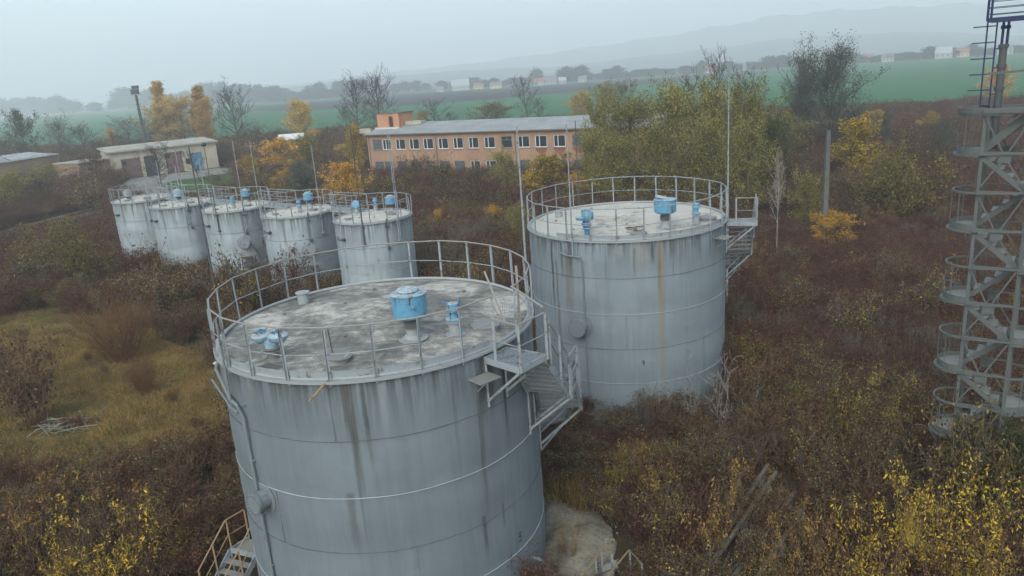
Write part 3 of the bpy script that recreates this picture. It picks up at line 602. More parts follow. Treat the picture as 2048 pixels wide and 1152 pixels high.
# ------------------------------------------------------------------ ground, fields, roads
def ground_mat():
    m = NM('ground litter', .95, .1); v = m.coord(); n1 = m.noise(v, .09, 5, .6); n2 = m.noise(v, 1.3, 6, .7); n3 = m.noise(v, 9, 4, .7)
    c = m.ramp(n1, [(.35, (.035, .026, .020, 1)), (.5, (.05, .038, .024, 1)), (.65, (.052, .050, .024, 1))])
    c = m.mix(m.ramp(n2, [(.45, 0.0), (.65, .7)]), c, (.085, .062, .034, 1)); c = m.mix(m.ramp(n3, [(.55, 0.0), (.7, .6)]), c, (.022, .017, .013, 1))
    m.base(c); m.bump(n3, .8, .06); return m.mat
def field_mat(name, c1, c2, rows=0.0):
    m = NM(name, .95, .1); v = m.coord(); n1 = m.noise(v, .004, 5, .6); n2 = m.noise(v, .12, 5, .7); n3 = m.noise(m.coord(scale=(.15, 1.6, 1)), .5, 4, .6)
    c = m.mix(m.ramp(n1, [(.35, 0.0), (.65, 1.0)]), c1, c2); c = m.mix(m.ramp(n2, [(.4, 0.0), (.7, .35)]), c, tuple(x*.6 for x in c1[:3])+(1,)); c = m.mix(m.ramp(n3, [(.45, 0.0), (.65, .3)]), c, tuple(min(1, x*1.5) for x in c1[:3])+(1,))
    m.base(c); return m.mat
GX = MB(); n = 60
gm = ground_mat()
vs = []; fs = []
for j in range(81):
    for i in range(81):
        x = -80+2*i; y = -10+1.6*j; h = .06*math.sin(x*.7)*math.sin(y*.5+1)+.05*math.sin(x*.23+y*.31)
        if i in (0, 80) or j in (0, 80): h = 0
        vs.append((x, y, h-.06))
for j in range(80):
    for i in range(80): fs.append((j*81+i, j*81+i+1, (j+1)*81+i+1, (j+1)*81+i))
b = MB(); b.add(vs, fs)
# skirt reaching the horizon, joined at the border of the fine grid
big = 9000; n0 = len(b.v); b.v += [(-big, -1000, -.06), (big, -1000, -.06), (big, 12000, -.06), (-big, 12000, -.06)]; b_ = [0, 80, 80*81+80, 80*81]
edges = [[i for i in range(81)], [81*j+80 for j in range(81)], [80*81+80-i for i in range(81)], [81*(80-j) for j in range(81)]]
for k in range(4):
    b.f.append((n0+k, n0+(k+1) % 4)+tuple(edges[k][::-1])); b.m.append(0)
tag(b.build('ground', gm, smooth=True), kind='structure')
green = field_mat('winter wheat', (.024, .098, .040, 1), (.032, .115, .046, 1))
near = pxs([(-500, 395), (-150, 335), (0, 300), (180, 300), (330, 290), (500, 282), (700, 262), (900, 255), (1200, 240), (1560, 224), (1750, 219), (2048, 207), (2300, 196)])
far = [Vector((2600, 2200, 0)), Vector((1500, 3400, 0)), Vector((-1500, 3400, 0)), Vector((-3600, 2400, 0)), Vector((-2400, 900, 0))]
sheet('green_field', list(near)+far, -.02, green)
plough = field_mat('ploughed soil', (.018, .016, .020, 1), (.026, .022, .026, 1))
sheet('ploughed_field', pxs([(470, 214), (560, 209), (700, 198), (820, 188), (1024, 177), (1250, 161), (1420, 150), (1600, 139), (1560, 143), (1430, 157), (1300, 168), (1100, 188), (1000, 197), (800, 212), (600, 221), (500, 222)]), .01, plough)
sheet('village_ground', pxs([(-200, 252), (0, 237), (200, 226), (300, 218), (480, 208), (560, 205), (820, 186), (1024, 175), (1250, 159), (1420, 149), (1600, 137), (1900, 119), (2200, 100)])+[Vector((2500, 3000, 0)), Vector((-3000, 3300, 0)), Vector((-2600, 1200, 0))], .03, field_mat('village gardens', (.075, .075, .055, 1), (.10, .09, .07, 1)))
road = plain('worn concrete road', (.24, .235, .21, 1), .95, .1, .5, .8, bump=.5)
sheet('concrete_road', pxs([(20, 468), (110, 443), (205, 418), (214, 440), (130, 462), (60, 482), (-60, 505), (-90, 498)]), .02, road)
sheet('concrete_yard', pxs([(205, 402), (240, 374), (262, 357), (440, 336), (478, 338), (462, 346), (345, 362), (325, 372), (360, 388), (470, 372), (474, 386), (400, 400), (300, 404)]), .02, road)
sheet('lawn', pxs([(322, 370), (350, 361), (462, 347), (478, 360), (474, 372), (380, 388), (345, 386)]), .03, field_mat('lawn green', (.045, .085, .025, 1), (.06, .10, .03, 1)))
def meadow_mat():
    m = NM('meadow', .95, .1); v = m.coord(); n1 = m.noise(v, .35, 5, .65); n2 = m.noise(v, 3, 6, .75)
    c = m.ramp(n1, [(.34, (.07, .085, .025, 1)), (.44, (.16, .12, .04, 1)), (.6, (.20, .11, .04, 1))]); c = m.mix(m.ramp(n2, [(.45, 0.0), (.65, .7)]), c, (.04, .033, .018, 1)); m.base(c); m.bump(n2, .9, .08); return m.mat
MEADOW = [(-60, 640), (60, 622), (190, 636), (330, 680), (430, 715), (480, 770), (500, 880), (470, 930), (360, 925), (250, 945), (120, 960), (-60, 955)]
sheet('meadow', [Vector((p.x+random.Random(i).uniform(-.3, .3), p.y, 0)) for i, p in enumerate(pxs(MEADOW))], .07, meadow_mat())
kp = [(-90, 492), (20, 462), (110, 437), (207, 413)]; b = MB()
for p, q in zip(pxs(kp)[:-1], pxs(kp)[1:]): b.bar(p+Vector((0, 0, .08)), q+Vector((0, 0, .08)), .22, .2)
tag(b.build('road_kerb', MT['concrete']), kind='structure')
# concrete apron beside the near tank: a low cracked mound
def apron():
    rng = random.Random(4); out = [at(x, y) for x, y in ((1072, 992), (1100, 985), (1130, 1000), (1150, 1012), (1190, 1018), (1215, 1045), (1230, 1085), (1225, 1130), (1200, 1175), (1100, 1210), (1040, 1210), (1060, 1120), (1075, 1050))]
    c = sum(out, Vector())/len(out); vs = []; fs = []; n = 8; m = len(out)*3
    dense = []
    for i in range(len(out)):
        for k in range(3): dense.append(out[i].lerp(out[(i+1) % len(out)], k/3)+Vector((rng.uniform(-.08, .08), rng.uniform(-.08, .08), 0)))
    for j in range(1, n+1):
        for p in dense: q = c.lerp(p, j/n); vs.append((q.x, q.y, .30*(1-(j/n)**2.4)-.03+rng.uniform(-.02, .02)))
    for i in range(m): fs.append((len(vs), i, (i+1) % m))
    vs.append((c.x, c.y, .27))
    for j in range(n-1):
        for i in range(m): fs.append((j*m+i, (j+1)*m+i, (j+1)*m+(i+1) % m, j*m+(i+1) % m))
    mm = NM('broken concrete', .95, .1); v = mm.coord(); n1 = mm.noise(v, 1.1, 6, .7); vo = mm.n('ShaderNodeTexVoronoi'); vo.feature = 'DISTANCE_TO_EDGE'; mm.l(mm.coord(scale=(1, 1.8, 1)), vo.inputs['Vector']); vo.inputs['Scale'].default_value = 1.7
    cc = mm.ramp(n1, [(.36, (.07, .055, .038, 1)), (.45, (.17, .15, .115, 1)), (.6, (.25, .225, .175, 1))]); cc = mm.mix(mm.ramp(mm.noise(v, 9, 5, .7), [(.5, 0.0), (.62, .6)]), cc, (.07, .065, .05, 1)); mm.base(cc); mm.bump(mm.math('ADD', n1, mm.math('MULTIPLY', vo.outputs['Distance'], .5)), .7, .06)
    b = MB(); b.add(vs, fs); o = b.build('concrete_apron', mm.mat, smooth=True, loc=(c.x, c.y, 0)); return tag(o, 'broken pale concrete apron on the ground right of the nearest tank', 'concrete slab')
apron()
rs = random.Random(8); b = MB()
for k in range(150):
    q = at(rs.uniform(1085, 1240), rs.uniform(1000, 1160), .06); s_ = rs.uniform(.02, .075); M_ = Matrix.Rotation(rs.uniform(0, 6), 3, 'Z')@Matrix.Rotation(rs.uniform(0, 3), 3, 'X'); b.box((q.x, q.y, q.z+.03), (s_, s_*.8, s_*.6), M=M_)
tag(b.build('gravel', MT['concrete']), kind='stuff')
# ------------------------------------------------------------------ hills in the haze
def hill(name, prof, dist, depth, mat):
    rng = random.Random(len(prof)); vs = []; fs = []
    xs = np.linspace(prof[0][0], prof[-1][0], 90); ys = np.interp(xs, [p[0] for p in prof], [p[1] for p in prof]); k = 10
    for x, y in zip(xs, ys):
        P = at_dist(x, y, dist); G = Vector((P.x, P.y, 0)); u = G.normalized()
        hh = max(2, P.z)*(1+.03*math.sin(x*.05)+.02*math.sin(x*.17))
        for j in range(k+1):
            t = j/k; s_ = math.sin(math.pi*min(1, t)*.5); q = G-u*depth*(1-t); vs.append((q.x, q.y, hh*s_*s_-1))
        q = G+u*depth; vs.append((q.x, q.y, -1))
    k += 1
    for i in range(89):
        for j in range(k): fs.append((i*(k+1)+j, (i+1)*(k+1)+j, (i+1)*(k+1)+j+1, i*(k+1)+j+1))
    b = MB(); b.add(vs, fs); tag(b.build(name, mat, smooth=True), kind='structure')
hm = plain('hill woodland', (.06, .065, .055, 1), .95, .1, .5, .01)
hill('near_hill', [(560, 176), (700, 158), (820, 148), (900, 142), (1010, 136), (1100, 134), (1200, 122), (1350, 105), (1480, 88), (1560, 78), (1700, 68), (1850, 62), (2048, 70), (2300, 60)], 2300, 700, hm)
hill('far_hill', [(500, 178), (800, 142), (930, 128), (1050, 112), (1150, 98), (1300, 76), (1450, 50), (1560, 30), (1700, 18), (1900, 8), (2100, 2), (2400, -10)], 3300, 800, hm)
# ------------------------------------------------------------------ two storey brick building
def wall_mat(name, col, col2, brick=None, gate=.62):
    m = NM(name, .9, .15); v = m.coord(); n1 = m.noise(v, .35, 6, .7); n2 = m.noise(m.coord(scale=(1.5, 1.5, .5)), 1.2, 5, .65)
    c = m.mix(m.ramp(n1, [(.4, 0.0), (.62, 1.0)]), col, col2); c = m.mix(m.ramp(n2, [(.5, 0.0), (.75, .4)]), c, (.10, .08, .065, 1))
    bt = m.n('ShaderNodeTexBrick'); mp = m.n('ShaderNodeMapping'); tc = m.n('ShaderNodeTexCoord'); m.l(tc.outputs['Object'], mp.inputs[0]); mp.inputs['Rotation'].default_value = (math.pi/2, 0, 0); m.l(mp.outputs[0], bt.inputs['Vector'])
    bt.inputs['Scale'].default_value = 2.2; bt.inputs['Color1'].default_value = brick or col; bt.inputs['Color2'].default_value = col2; bt.inputs['Mortar'].default_value = (.22, .20, .17, 1); bt.inputs['Mortar Size'].default_value = .012
    c = m.mix(.5 if brick else .15, c, bt.outputs['Color']); m.base(c); return m.mat
peach = wall_mat('peach render', (.33, .205, .135, 1), (.26, .16, .11, 1)); redbrick = wall_mat('exposed brick', (.23, .085, .05, 1), (.17, .07, .05, 1), (.24, .09, .06, 1))
glass = NM('dark window glass', .12, .6); glass.base((.02, .03, .04, 1)); glass = glass.mat
glass2 = plain('dusty glass', (.07, .095, .11, 1), .3, .5, .3)
white = plain('white window frame', (.62, .64, .64, 1), .5, .4, .12); greyf = plain('grey timber frame', (.16, .18, .18, 1), .7, .3, .2)
def corrug(name, col): 
    m = NM(name, .85, .2); v = m.coord(); n1 = m.noise(v, .4, 6, .7); n2 = m.noise(v, 4, 4, .6); c = m.mix(m.ramp(n1, [(.35, 0.0), (.65, 1.0)]), col, tuple(x*.72 for x in col[:3])+(1,)); c = m.mix(m.ramp(n2, [(.55, 0.0), (.7, .4)]), c, (.10, .11, .09, 1)); m.base(c); return m.mat
slate = corrug('asbestos cement roof', (.27, .285, .285, 1))
HB = 6.45
L_ = at(733, 271, HB); R_ = at(1183, 257.5, HB); dB = Vector((R_.x-L_.x, R_.y-L_.y, 0)); LB = dB.length; dB.normalize(); nB = Vector((-dB.y, dB.x, 0))   # nB points away from the camera
LB2 = LB+9
root = empty('brick_office_building', (L_.x, L_.y, 0), 'long two storey peach brick building with rows of dark windows and a grey sheet roof', 'building', rz=math.atan2(dB.y, dB.x))
def bwall():
    """front wall with real openings"""
    wins = []; px_w = [(745, 763), (764.5, 782), (791, 810), (818, 838), (846, 866), (876, 896), (906, 926), (937, 957), (968, 990), (1002, 1024), (1036, 1059), (1070, 1094), (1107, 1131), (1145, 1171)]
    for a_, b_ in px_w:
        def s_of(px):   # distance along the wall
            d = ray(px, 285); n_ = nB; p0 = Vector((L_.x, L_.y, 0)); t = p0.dot(n_)/(d[0]*n_.x+d[1]*n_.y); return (Vector((d[0]*t, d[1]*t, 0))-p0).dot(dB)
        wins.append((s_of(a_), s_of(b_)))
    return wins
wins = bwall()
pitch_ = (wins[-1][1]-wins[0][0])/13.4
wins2 = wins+[(wins[-1][0]+pitch_*k, wins[-1][1]+pitch_*k) for k in (1, 2)]
D_ = 11.0; T_ = .4
b = MB(); zr = [(0, 1.0), (1.0, 2.55), (2.55, 4.25), (4.25, 5.8), (5.8, HB)]
for z0, z1 in zr:
    if (z0, z1) in ((1.0, 2.55), (4.25, 5.8)):
        s = 0
        for a_, b_ in wins2: b.box(((s+a_)/2, T_/2, (z0+z1)/2), (a_-s, T_, z1-z0)); s = b_
        b.box(((s+LB2)/2, T_/2, (z0+z1)/2), (LB2-s, T_, z1-z0))
    else: b.box((LB2/2, T_/2, (z0+z1)/2), (LB2, T_, z1-z0))
b.box((T_/2, D_/2+T_/2, HB/2), (T_-.004, D_-T_, HB-.002)); b.box((LB2-T_/2, D_/2+T_/2, HB/2), (T_-.004, D_-T_, HB-.002)); b.box((LB2/2, D_-T_/2-.002, HB/2-.002), (LB2-2*T_, T_, HB))
wl = b.build('wall', peach, root)
b = MB(); b.box((LB2/2, D_/2, 3.3), (LB2-2*T_-.02, D_-2*T_-.03, .2)); b.box((LB2/2, D_*.5, 1.6), (LB2-2*T_-.1, .1, 3.1)); b.box((LB2/2, D_*.5, 4.9), (LB2-2*T_-.1, .1, 2.9)); b.build('inner_floor', plain('dark interior', (.05, .05, .05, 1)), root)
rng = random.Random(9)
for fl, (z0, z1) in enumerate(((4.25, 5.8), (1.0, 2.55))):
    for i, (a_, b_) in enumerate(wins2):
        old = (i in (0, 9, 13, 14, 15)) if fl == 0 else (i not in (7, 8)); fm = greyf if old else white; W_i = b_-a_
        m_ = MB(); t = .09; y = .12
        m_.box(((a_+b_)/2, y, z1-t/2), (W_i, .08, t)); m_.box(((a_+b_)/2, y, z0+t/2), (W_i, .08, t)); m_.box((a_+t/2, y, (z0+z1)/2), (t, .08, z1-z0-2*t)); m_.box((b_-t/2, y, (z0+z1)/2), (t, .08, z1-z0-2*t))
        if old: m_.box(((a_+b_)/2, y, z1-.5), (W_i-2*t, .06, .06)); m_.box(((a_+b_)/2, y, z1-.27), (.05, .06, .4))
        else: m_.box((a_+W_i*.36, y, (z0+z1)/2), (.09, .07, z1-z0-2*t))
        wd = m_.build('window', fm, root)
        m_ = MB(); m_.box(((a_+b_)/2, y+.01, (z0+z1)/2), (W_i-2*t, .012, z1-z0-2*t)); m_.build('pane', glass2 if (old and i != 9) else glass, wd)
        m_ = MB(); m_.box(((a_+b_)/2, -.04, z0-.03), (W_i+.14, .16, .05)); m_.build('sill', greyf, wd)
for i in (11, 12, 13):
    a_, b_ = wins2[i]; rg = random.Random(i); c_ = (a_+b_)/2; pts = [(c_-.85, 4.12), (c_+.85, 4.12), (c_+.75, 3.8), (c_+.55, 3.55+rg.uniform(-.1, .1)), (c_, 3.35), (c_-.5, 3.5+rg.uniform(-.1, .1)), (c_-.8, 3.85)]
    m_ = MB(); m_.add([(x, -.012, z) for x, z in pts]+[(x, .01, z) for x, z in pts], [tuple(range(7))]+[(k, (k+1) % 7, 7+(k+1) % 7, 7+k) for k in range(7)]); m_.build('bare_brick_patch', redbrick, wl)
b = MB(); n_ = int(LB2/.22); vs = []; fs = []
for i in range(n_+1):
    x = -.35+(LB2+.7)*i/n_; dz = .035*(i % 2)+.012*math.sin(i*.35)
    for (yy, zz) in ((-.45, HB+.10), (D_*.5, HB+1.35), (D_+.4, HB+.15)): vs.append((x, yy, zz+dz))
for i in range(n_):
    for j in range(2): fs.append((i*3+j, (i+1)*3+j, (i+1)*3+j+1, i*3+j+1))
b.add(vs, fs); rf = b.build('roof', slate, root)
b = MB(); b.box((LB2/2, -.16, HB+.03), (LB2+.4, .42, .07)); b.bar((-.3, -.47, HB+.07), (LB2+.3, -.47, HB+.07), .05, .16); b.build('eaves', plain('weathered eaves', (.13, .12, .11, 1)), rf)
b = MB(); b.add([(T_/2, .2, HB), (T_/2, D_-.2, HB), (T_/2, D_/2, HB+1.25), (.05, .2, HB), (.05, D_-.2, HB), (.05, D_/2, HB+1.25)], [(0, 1, 2), (3, 5, 4)]); b.build('gable', peach, root)
for k, xx in enumerate((.35, wins2[4][1]+.5, wins2[9][1]+.5, LB-.6)):
    b = MB(); b.tube((xx, -.09, .2), (xx, -.09, HB-.05), .06, 7); b.build('drainpipe', plain('drainpipe zinc', (.17, .16, .15, 1)) if k == 0 else bpy.data.materials['drainpipe zinc'], wl)
for i, (q0, q1) in ((3, (.5, .95)), (6, (.42, .7)), (8, (.4, .95)), (12, (.45, .8)), (1, (.42, .95))):
    a_, b_ = wins2[i]; W_i = b_-a_; b = MB(); b.box((a_+W_i*(q0+q1)/2, .16, 5.05), (W_i*(q1-q0)-.02, .03, 1.3)); b.build('curtain', plain('grey curtain %d' % i, (.16+.03*(i % 3), .17+.03*(i % 3), .17, 1)), wl)
# roof house with doorway
def wall_s(px, dep=0.0):
    d = ray(px, 255); p0 = Vector((L_.x, L_.y, 0))+nB*dep; t = p0.dot(nB)/(d[0]*nB.x+d[1]*nB.y); return (Vector((d[0]*t, d[1]*t, 0))-p0).dot(dB)
a0 = wall_s(757, 2.6)
b = MB(); hx, hz = a0, 9.35; W_h, D_h = 4.1, 3.4; y0 = 2.6
for bx in (((hx+1.1), y0, 2.2, .3), (hx+3.55, y0, 1.1, .3), (hx+.15, y0+D_h/2+.15, .3, D_h-.3), (hx+W_h-.15, y0+D_h/2+.15, .3, D_h-.3), (hx+W_h/2, y0+D_h, W_h-.6, .3)): b.box((bx[0], bx[1], (hz+HB+.3)/2), (bx[2], bx[3], hz-HB-.3))
b.box((hx+2.6, y0, hz-.2), (.8, .296, .4))
rh = b.build('roof_house', wall_mat('pale brick', (.45, .24, .14, 1), (.36, .19, .11, 1), (.42, .2, .12, 1)), root)
b = MB(); b.box((hx+W_h/2, y0+D_h/2, hz+.06), (W_h+.35, D_h+.45, .13)); b.build('roof_slab', plain('roof felt', (.12, .11, .10, 1)), rh)
b = MB(); b.box((hx+2.6, y0+.05, (HB+.6+hz-.4)/2), (.78, .06, hz-HB-1.0)); b.build('door', plain('dark brown door', (.06, .03, .025, 1)), rh)
b = MB(); b.box((hx+W_h/2-.2, y0-.2, HB+.78), (W_h+.5, .3, .28)); b.build('flashing', plain('whitewash', (.5, .5, .48, 1)), rh)
b = MB(); b.box((hx+W_h+1.6, y0+1.8, HB+1.35), (2.9, 1.3, .55)); b.build('roof_curb', plain('pale parapet', (.36, .34, .30, 1)), rf)
b = MB(); b.box((hx-1.6, .9, HB+.6), (3.0, .3, .7)); b.build('parapet', plain('pale render', (.40, .36, .30, 1)), rf)
# ------------------------------------------------------------------ garages on the left
def axes(a, b_): d = Vector((b_.x-a.x, b_.y-a.y, 0)); l = d.length; d.normalize(); return d, l
A = at(228, 361); B = at(439, 334); dG, LG = axes(A, B); HG = 4.9
cream = wall_mat('cream render', (.33, .29, .22, 1), (.40, .36, .29, 1)); garbrick = wall_mat('garage brick', (.22, .11, .075, 1), (.28, .19, .14, 1), (.22, .10, .07, 1))
groot = empty('garage_building', (A.x, A.y, 0), 'long low cream garage with rusty red doors and one blue gate', 'garage', rz=math.atan2(dG.y, dG.x))
def sG(px): d = ray(px, 330); n_ = Vector((-dG.y, dG.x, 0)); t = A.dot(n_)/(d[0]*n_.x+d[1]*n_.y); return (Vector((d[0]*t, d[1]*t, 0))-A).dot(dG)
doors = [(sG(243), sG(283), 3.6, 'red'), (sG(290), sG(318), 3.7, 'dark'), (sG(333), sG(368), 3.9, 'red'), (sG(373), sG(385), 2.4, 'win'), (sG(386), sG(408), 3.3, 'blue')]
b = MB(); s = 0
for a_, b_, h_, k_ in doors:
    b.box(((s+a_)/2, .2, HG/2), (a_-s, .4, HG)); z0 = 1.6 if k_ == 'win' else 0
    b.box(((a_+b_)/2, .2, (HG+h_)/2), (b_-a_, .4, HG-h_)); s = b_
    if z0: b.box(((a_+b_)/2, .2, z0/2-.3), (b_-a_, .4, z0))
b.box(((s+LG)/2, .2, HG/2), (LG-s, .4, HG)); b.box((.2, 4.2, HG/2), (.39, 7.6, HG-.004)); b.box((LG-.2, 4.2, HG/2), (.39, 7.6, HG-.004)); b.box((LG/2, 7.9, HG/2), (LG-.8, .39, HG-.006))
gw = b.build('wall', cream, groot)
b = MB(); b.add([(-.4, -.5, HG+.02), (LG+.4, -.5, HG+.02), (LG+.4, 8.6, HG+.55), (-.4, 8.6, HG+.55), (-.4, -.5, HG+.30), (LG+.4, -.5, HG+.30), (LG+.4, 8.6, HG+.83), (-.4, 8.6, HG+.83)], [(3, 2, 1, 0), (4, 5, 6, 7), (0, 1, 5, 4), (1, 2, 6, 5), (2, 3, 7, 6), (3, 0, 4, 7)]); b.build('roof', plain('pale roof slab', (.36, .345, .30, 1), .9, .1, .4, .5), groot)
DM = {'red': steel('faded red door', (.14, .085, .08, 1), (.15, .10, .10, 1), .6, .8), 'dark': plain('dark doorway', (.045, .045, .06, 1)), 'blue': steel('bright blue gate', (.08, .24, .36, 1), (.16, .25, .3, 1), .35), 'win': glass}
for a_, b_, h_, k_ in doors:
    z0 = 1.3 if k_ == 'win' else 0; m_ = MB(); 
    if k_ in ('red', 'blue'):
        w2 = (b_-a_)/2
        for q in (0, 1): m_.box((a_+w2*(q+.5), .25, h_/2), (w2-.04, .08, h_)); m_.bar((a_+w2*q+.1, .19, .2), (a_+w2*(q+1)-.1, .19, h_-.2), .05, .08)
        for zz in (.15, h_*.5, h_-.12): m_.box(((a_+b_)/2, .195, zz), (b_-a_-.1, .03, .12))
    else: m_.box(((a_+b_)/2, .25, (h_+z0)/2), (b_-a_, .06, h_-z0))
    dd = m_.build('garage_window' if k_ == 'win' else 'garage_door', DM[k_], groot)
    if k_ == 'red': m_ = MB(); m_.box((a_+.55, .18, h_-.75), (.6, .05, .7)); m_.build('door_window', glass, dd)
A2 = at(166, 372); d2, L2 = axes(A2, A); H2 = 3.9
ar = empty('brick_annex', (A2.x, A2.y, 0), 'low red brick annex standing against the left end of the cream garage', 'annex', rz=math.atan2(d2.y, d2.x))
b = MB(); b.box((L2/2-.1, .2, H2/2), (L2-.2, .4, H2)); b.box((.2, 3.4, H2/2), (.39, 6, H2-.004)); b.box((L2/2-.1, 6.2, H2/2), (L2-.2, .39, H2-.006)); b.build('wall', garbrick, ar)
b = MB(); b.box((L2/2-.2, 3.1, H2+.1), (L2, 7, .2)); b.build('roof', plain('annex slab', (.28, .26, .22, 1)), ar)
b = MB(); b.box((2.2, -.003, 2.6), (.7, .06, .7)); b.build('window', glass, ar)
A3 = at(-60, 385); B3 = at(127, 350); d3, L3 = axes(A3, B3); H3 = 4.2
lr = empty('low_ochre_shed', (A3.x, A3.y, 0), 'low ochre shed with a patched grey sheet roof at the far left', 'shed', rz=math.atan2(d3.y, d3.x))
b = MB(); b.box((L3/2, .2, H3/2), (L3, .4, H3)); b.box((L3-.2, 3.9, H3/2), (.4, 7, H3-.004)); b.box((.2, 3.9, H3/2), (.4, 7, H3-.004)); b.box((L3/2, 7.2, H3/2), (L3-.8, .4, H3-.01)); b.build('wall', wall_mat('ochre render', (.36, .24, .13, 1), (.27, .19, .12, 1)), lr)
b = MB(); vs = []; fs = []; n_ = int(L3/.3)
for i in range(n_+1):
    x = -.4+(L3+.8)*i/n_; dz = .05*(i % 2)+.02*math.sin(i*.7)
    vs += [(x, -.4, H3+.1+dz), (x, 8, H3+.9+dz)]
for i in range(n_): fs.append((2*i, 2*i+2, 2*i+3, 2*i+1))
b.add(vs, fs); r3 = b.build('roof', corrug('patched grey sheets', (.22, .25, .25, 1)), lr)
b = MB()
rg = random.Random(3)
for k in range(7): b.bar((L3*(.55+.06*k), 1+rg.uniform(0, 1), H3+.32), (L3*(.60+.06*k), 6.5, H3+.92), .5, .05)
b.build('loose_sheet', plain('pale loose sheet', (.45, .46, .45, 1)), r3)
b = MB(); b.bar((L3*.50, 1, H3+.3), (L3*.38, 1.5, H3+2.0), .3, .08); b.build('leaning_plank', plain('weathered plank', (.33, .29, .26, 1)), r3)
# small pale hut
P = at(590, 322); ht = empty('small_hut', (P.x, P.y, 0), 'small pale hut with a white gabled roof among yellow trees', 'hut', rz=.15)
b = MB(); b.box((0, 0, 2.2), (4.2, 3.4, 4.4)); b.build('wall', cream, ht)
b = MB(); b.add([(-2.5, -2.1, 4.3), (2.5, -2.1, 4.3), (2.5, 0, 5.3), (-2.5, 0, 5.3), (2.5, 2.1, 4.3), (-2.5, 2.1, 4.3), (-2.5, -2.1, 4.42), (2.5, -2.1, 4.42), (2.5, 0, 5.42), (-2.5, 0, 5.42), (2.5, 2.1, 4.42), (-2.5, 2.1, 4.42)], [(0, 3, 2, 1), (3, 5, 4, 2), (6, 7, 8, 9), (9, 8, 10, 11), (0, 1, 7, 6), (5, 11, 10, 4), (0, 6, 9, 3), (3, 9, 11, 5), (1, 2, 8, 7), (2, 4, 10, 8)]); b.build('roof', plain('white roof sheet', (.55, .57, .57, 1)), ht)
# ------------------------------------------------------------------ village far away
vw = plain('whitewashed wall', (.36, .365, .36, 1)); vy = plain('yellow rendered wall', (.5, .42, .26, 1)); vr = plain('grey village roof', (.15, .15, .15, 1)); vrr = plain('red tiled roof', (.24, .10, .07, 1)); vwr = plain('pale metal roof', (.32, .34, .36, 1))
def house(px, py, w_, h_, wallm, roofm, rh_, label, rz=0.0, d_=8):
    P = at(px, py); w_ *= .8; h_ *= .85; rz = -math.atan2(P.x, P.y)+rz; o = empty('village_house', (P.x, P.y, 0), label, 'house', 'houses of the far village', rz=rz)
    b = MB(); b.box((0, d_/2, h_/2), (w_, d_, h_)); b.add([(-w_/2, .01, h_), (-w_/2, d_-.01, h_), (-w_/2, d_/2, h_+rh_), (w_/2, .01, h_), (w_/2, d_-.01, h_), (w_/2, d_/2, h_+rh_)], [(0, 2, 1), (3, 4, 5)]); b.build('wall', wallm, o)
    b = MB(); e = .4
    for sg in (0, 1):
        y0, y1 = (-e, d_/2) if sg == 0 else (d_+e, d_/2); b.add([(-w_/2-e, y0, h_-.1), (w_/2+e, y0, h_-.1), (w_/2+e, y1, h_+rh_+.15), (-w_/2-e, y1, h_+rh_+.15)], [(0, 1, 2, 3)])
    b.build('roof', roofm, o)
    n_ = max(2, int(w_/3.2)); 
    for k in range(n_): m_ = MB(); m_.box((-w_/2+w_*(k+.5)/n_, -.02, h_*.55), (1.1, .06, 1.3)); m_.build('window', glass, o)
    return o
HS = [(46, 232, 9, 3, vw, vwr, 2.5, 'white cottage at the far left end of the village'), (135, 228, 12, 3.2, vw, vr, 2.6, 'white cottage with long garden wall, left of the wide white farmhouse'),
      (205, 222, 14, 3.2, vw, vwr, 3, 'wide white farmhouse seen over the green field at left'), (250, 219, 8, 3, vw, vwr, 2, 'small white outbuilding right of the wide farmhouse'),
      (880, 184, 9, 3.5, vw, vr, 2.5, 'grey roofed cottage left of the big pale barn'), (922, 181, 22, 6, vw, vwr, 6, 'big barn with a pale metal gable roof beyond the ploughed field'), (958, 178, 12, 4, vy, vrr, 2.5, 'yellow walled house just right of the big barn'), (992, 177, 14, 4, vy, vr, 2.6, 'yellow walled house with grey roof, second right of the barn'),
      (1078, 171, 12, 4, vw, vrr, 3.5, 'red roofed white house among the middle village trees'), (1100, 169, 16, 4, vw, vr, 5, 'broad grey roofed white house in the middle of the village'), (1125, 167, 9, 3.5, vw, vwr, 3, 'little pale roofed house right of the broad grey roofed one'), (1165, 164, 10, 3.5, vw, vr, 3, 'white house beside the two round village trees'),
      (1290, 152, 14, 4, vw, vr, 4, 'white house below the smoke at the middle right'), (1420, 146, 12, 4, vw, vrr, 3.5, 'red roofed house left of the big olive trees, far behind the field'), (1480, 141, 12, 4, vw, vr, 4, 'grey roofed house above the olive trees'), (1700, 127, 18, 4, vw, vrr, 5, 'long red roofed house at the right of the village'), (1735, 125, 11, 4, vy, vrr, 4, 'short red roofed yellow house right of the long one'),
      (1775, 124, 12, 4, vw, vr, 4, 'white gabled house with grey roof at the right'), (1885, 117, 15, 5, vw, vwr, 5, 'tall pale gabled house near the lattice stair tower'), (1925, 114, 12, 4, vy, vrr, 4, 'red roofed house just left of the lattice stair tower'), (2010, 109, 14, 4, vw, vr, 4, 'white house behind the mast at the right edge')]
for i, h in enumerate(HS): house(*h, rz=random.Random(i).uniform(-.3, .3))
for k, (pp, lab) in enumerate((([(-30, 238), (60, 233), (122, 230)], 'long low white garden wall at the far left of the village'), ([(150, 226), (185, 224)], 'short white wall between the two farmhouses'), ([(222, 221), (246, 219.5)], 'low white wall right of the wide farmhouse'))):
    q = pxs(pp); c = q[0]; b = MB()
    for u, v_ in zip(q[:-1], q[1:]): b.bar(u+Vector((0, 0, .9)), v_+Vector((0, 0, .9)), .4, 1.8)
    tag(b.build('village_wall', vw, loc=tuple(c)), lab, 'wall')
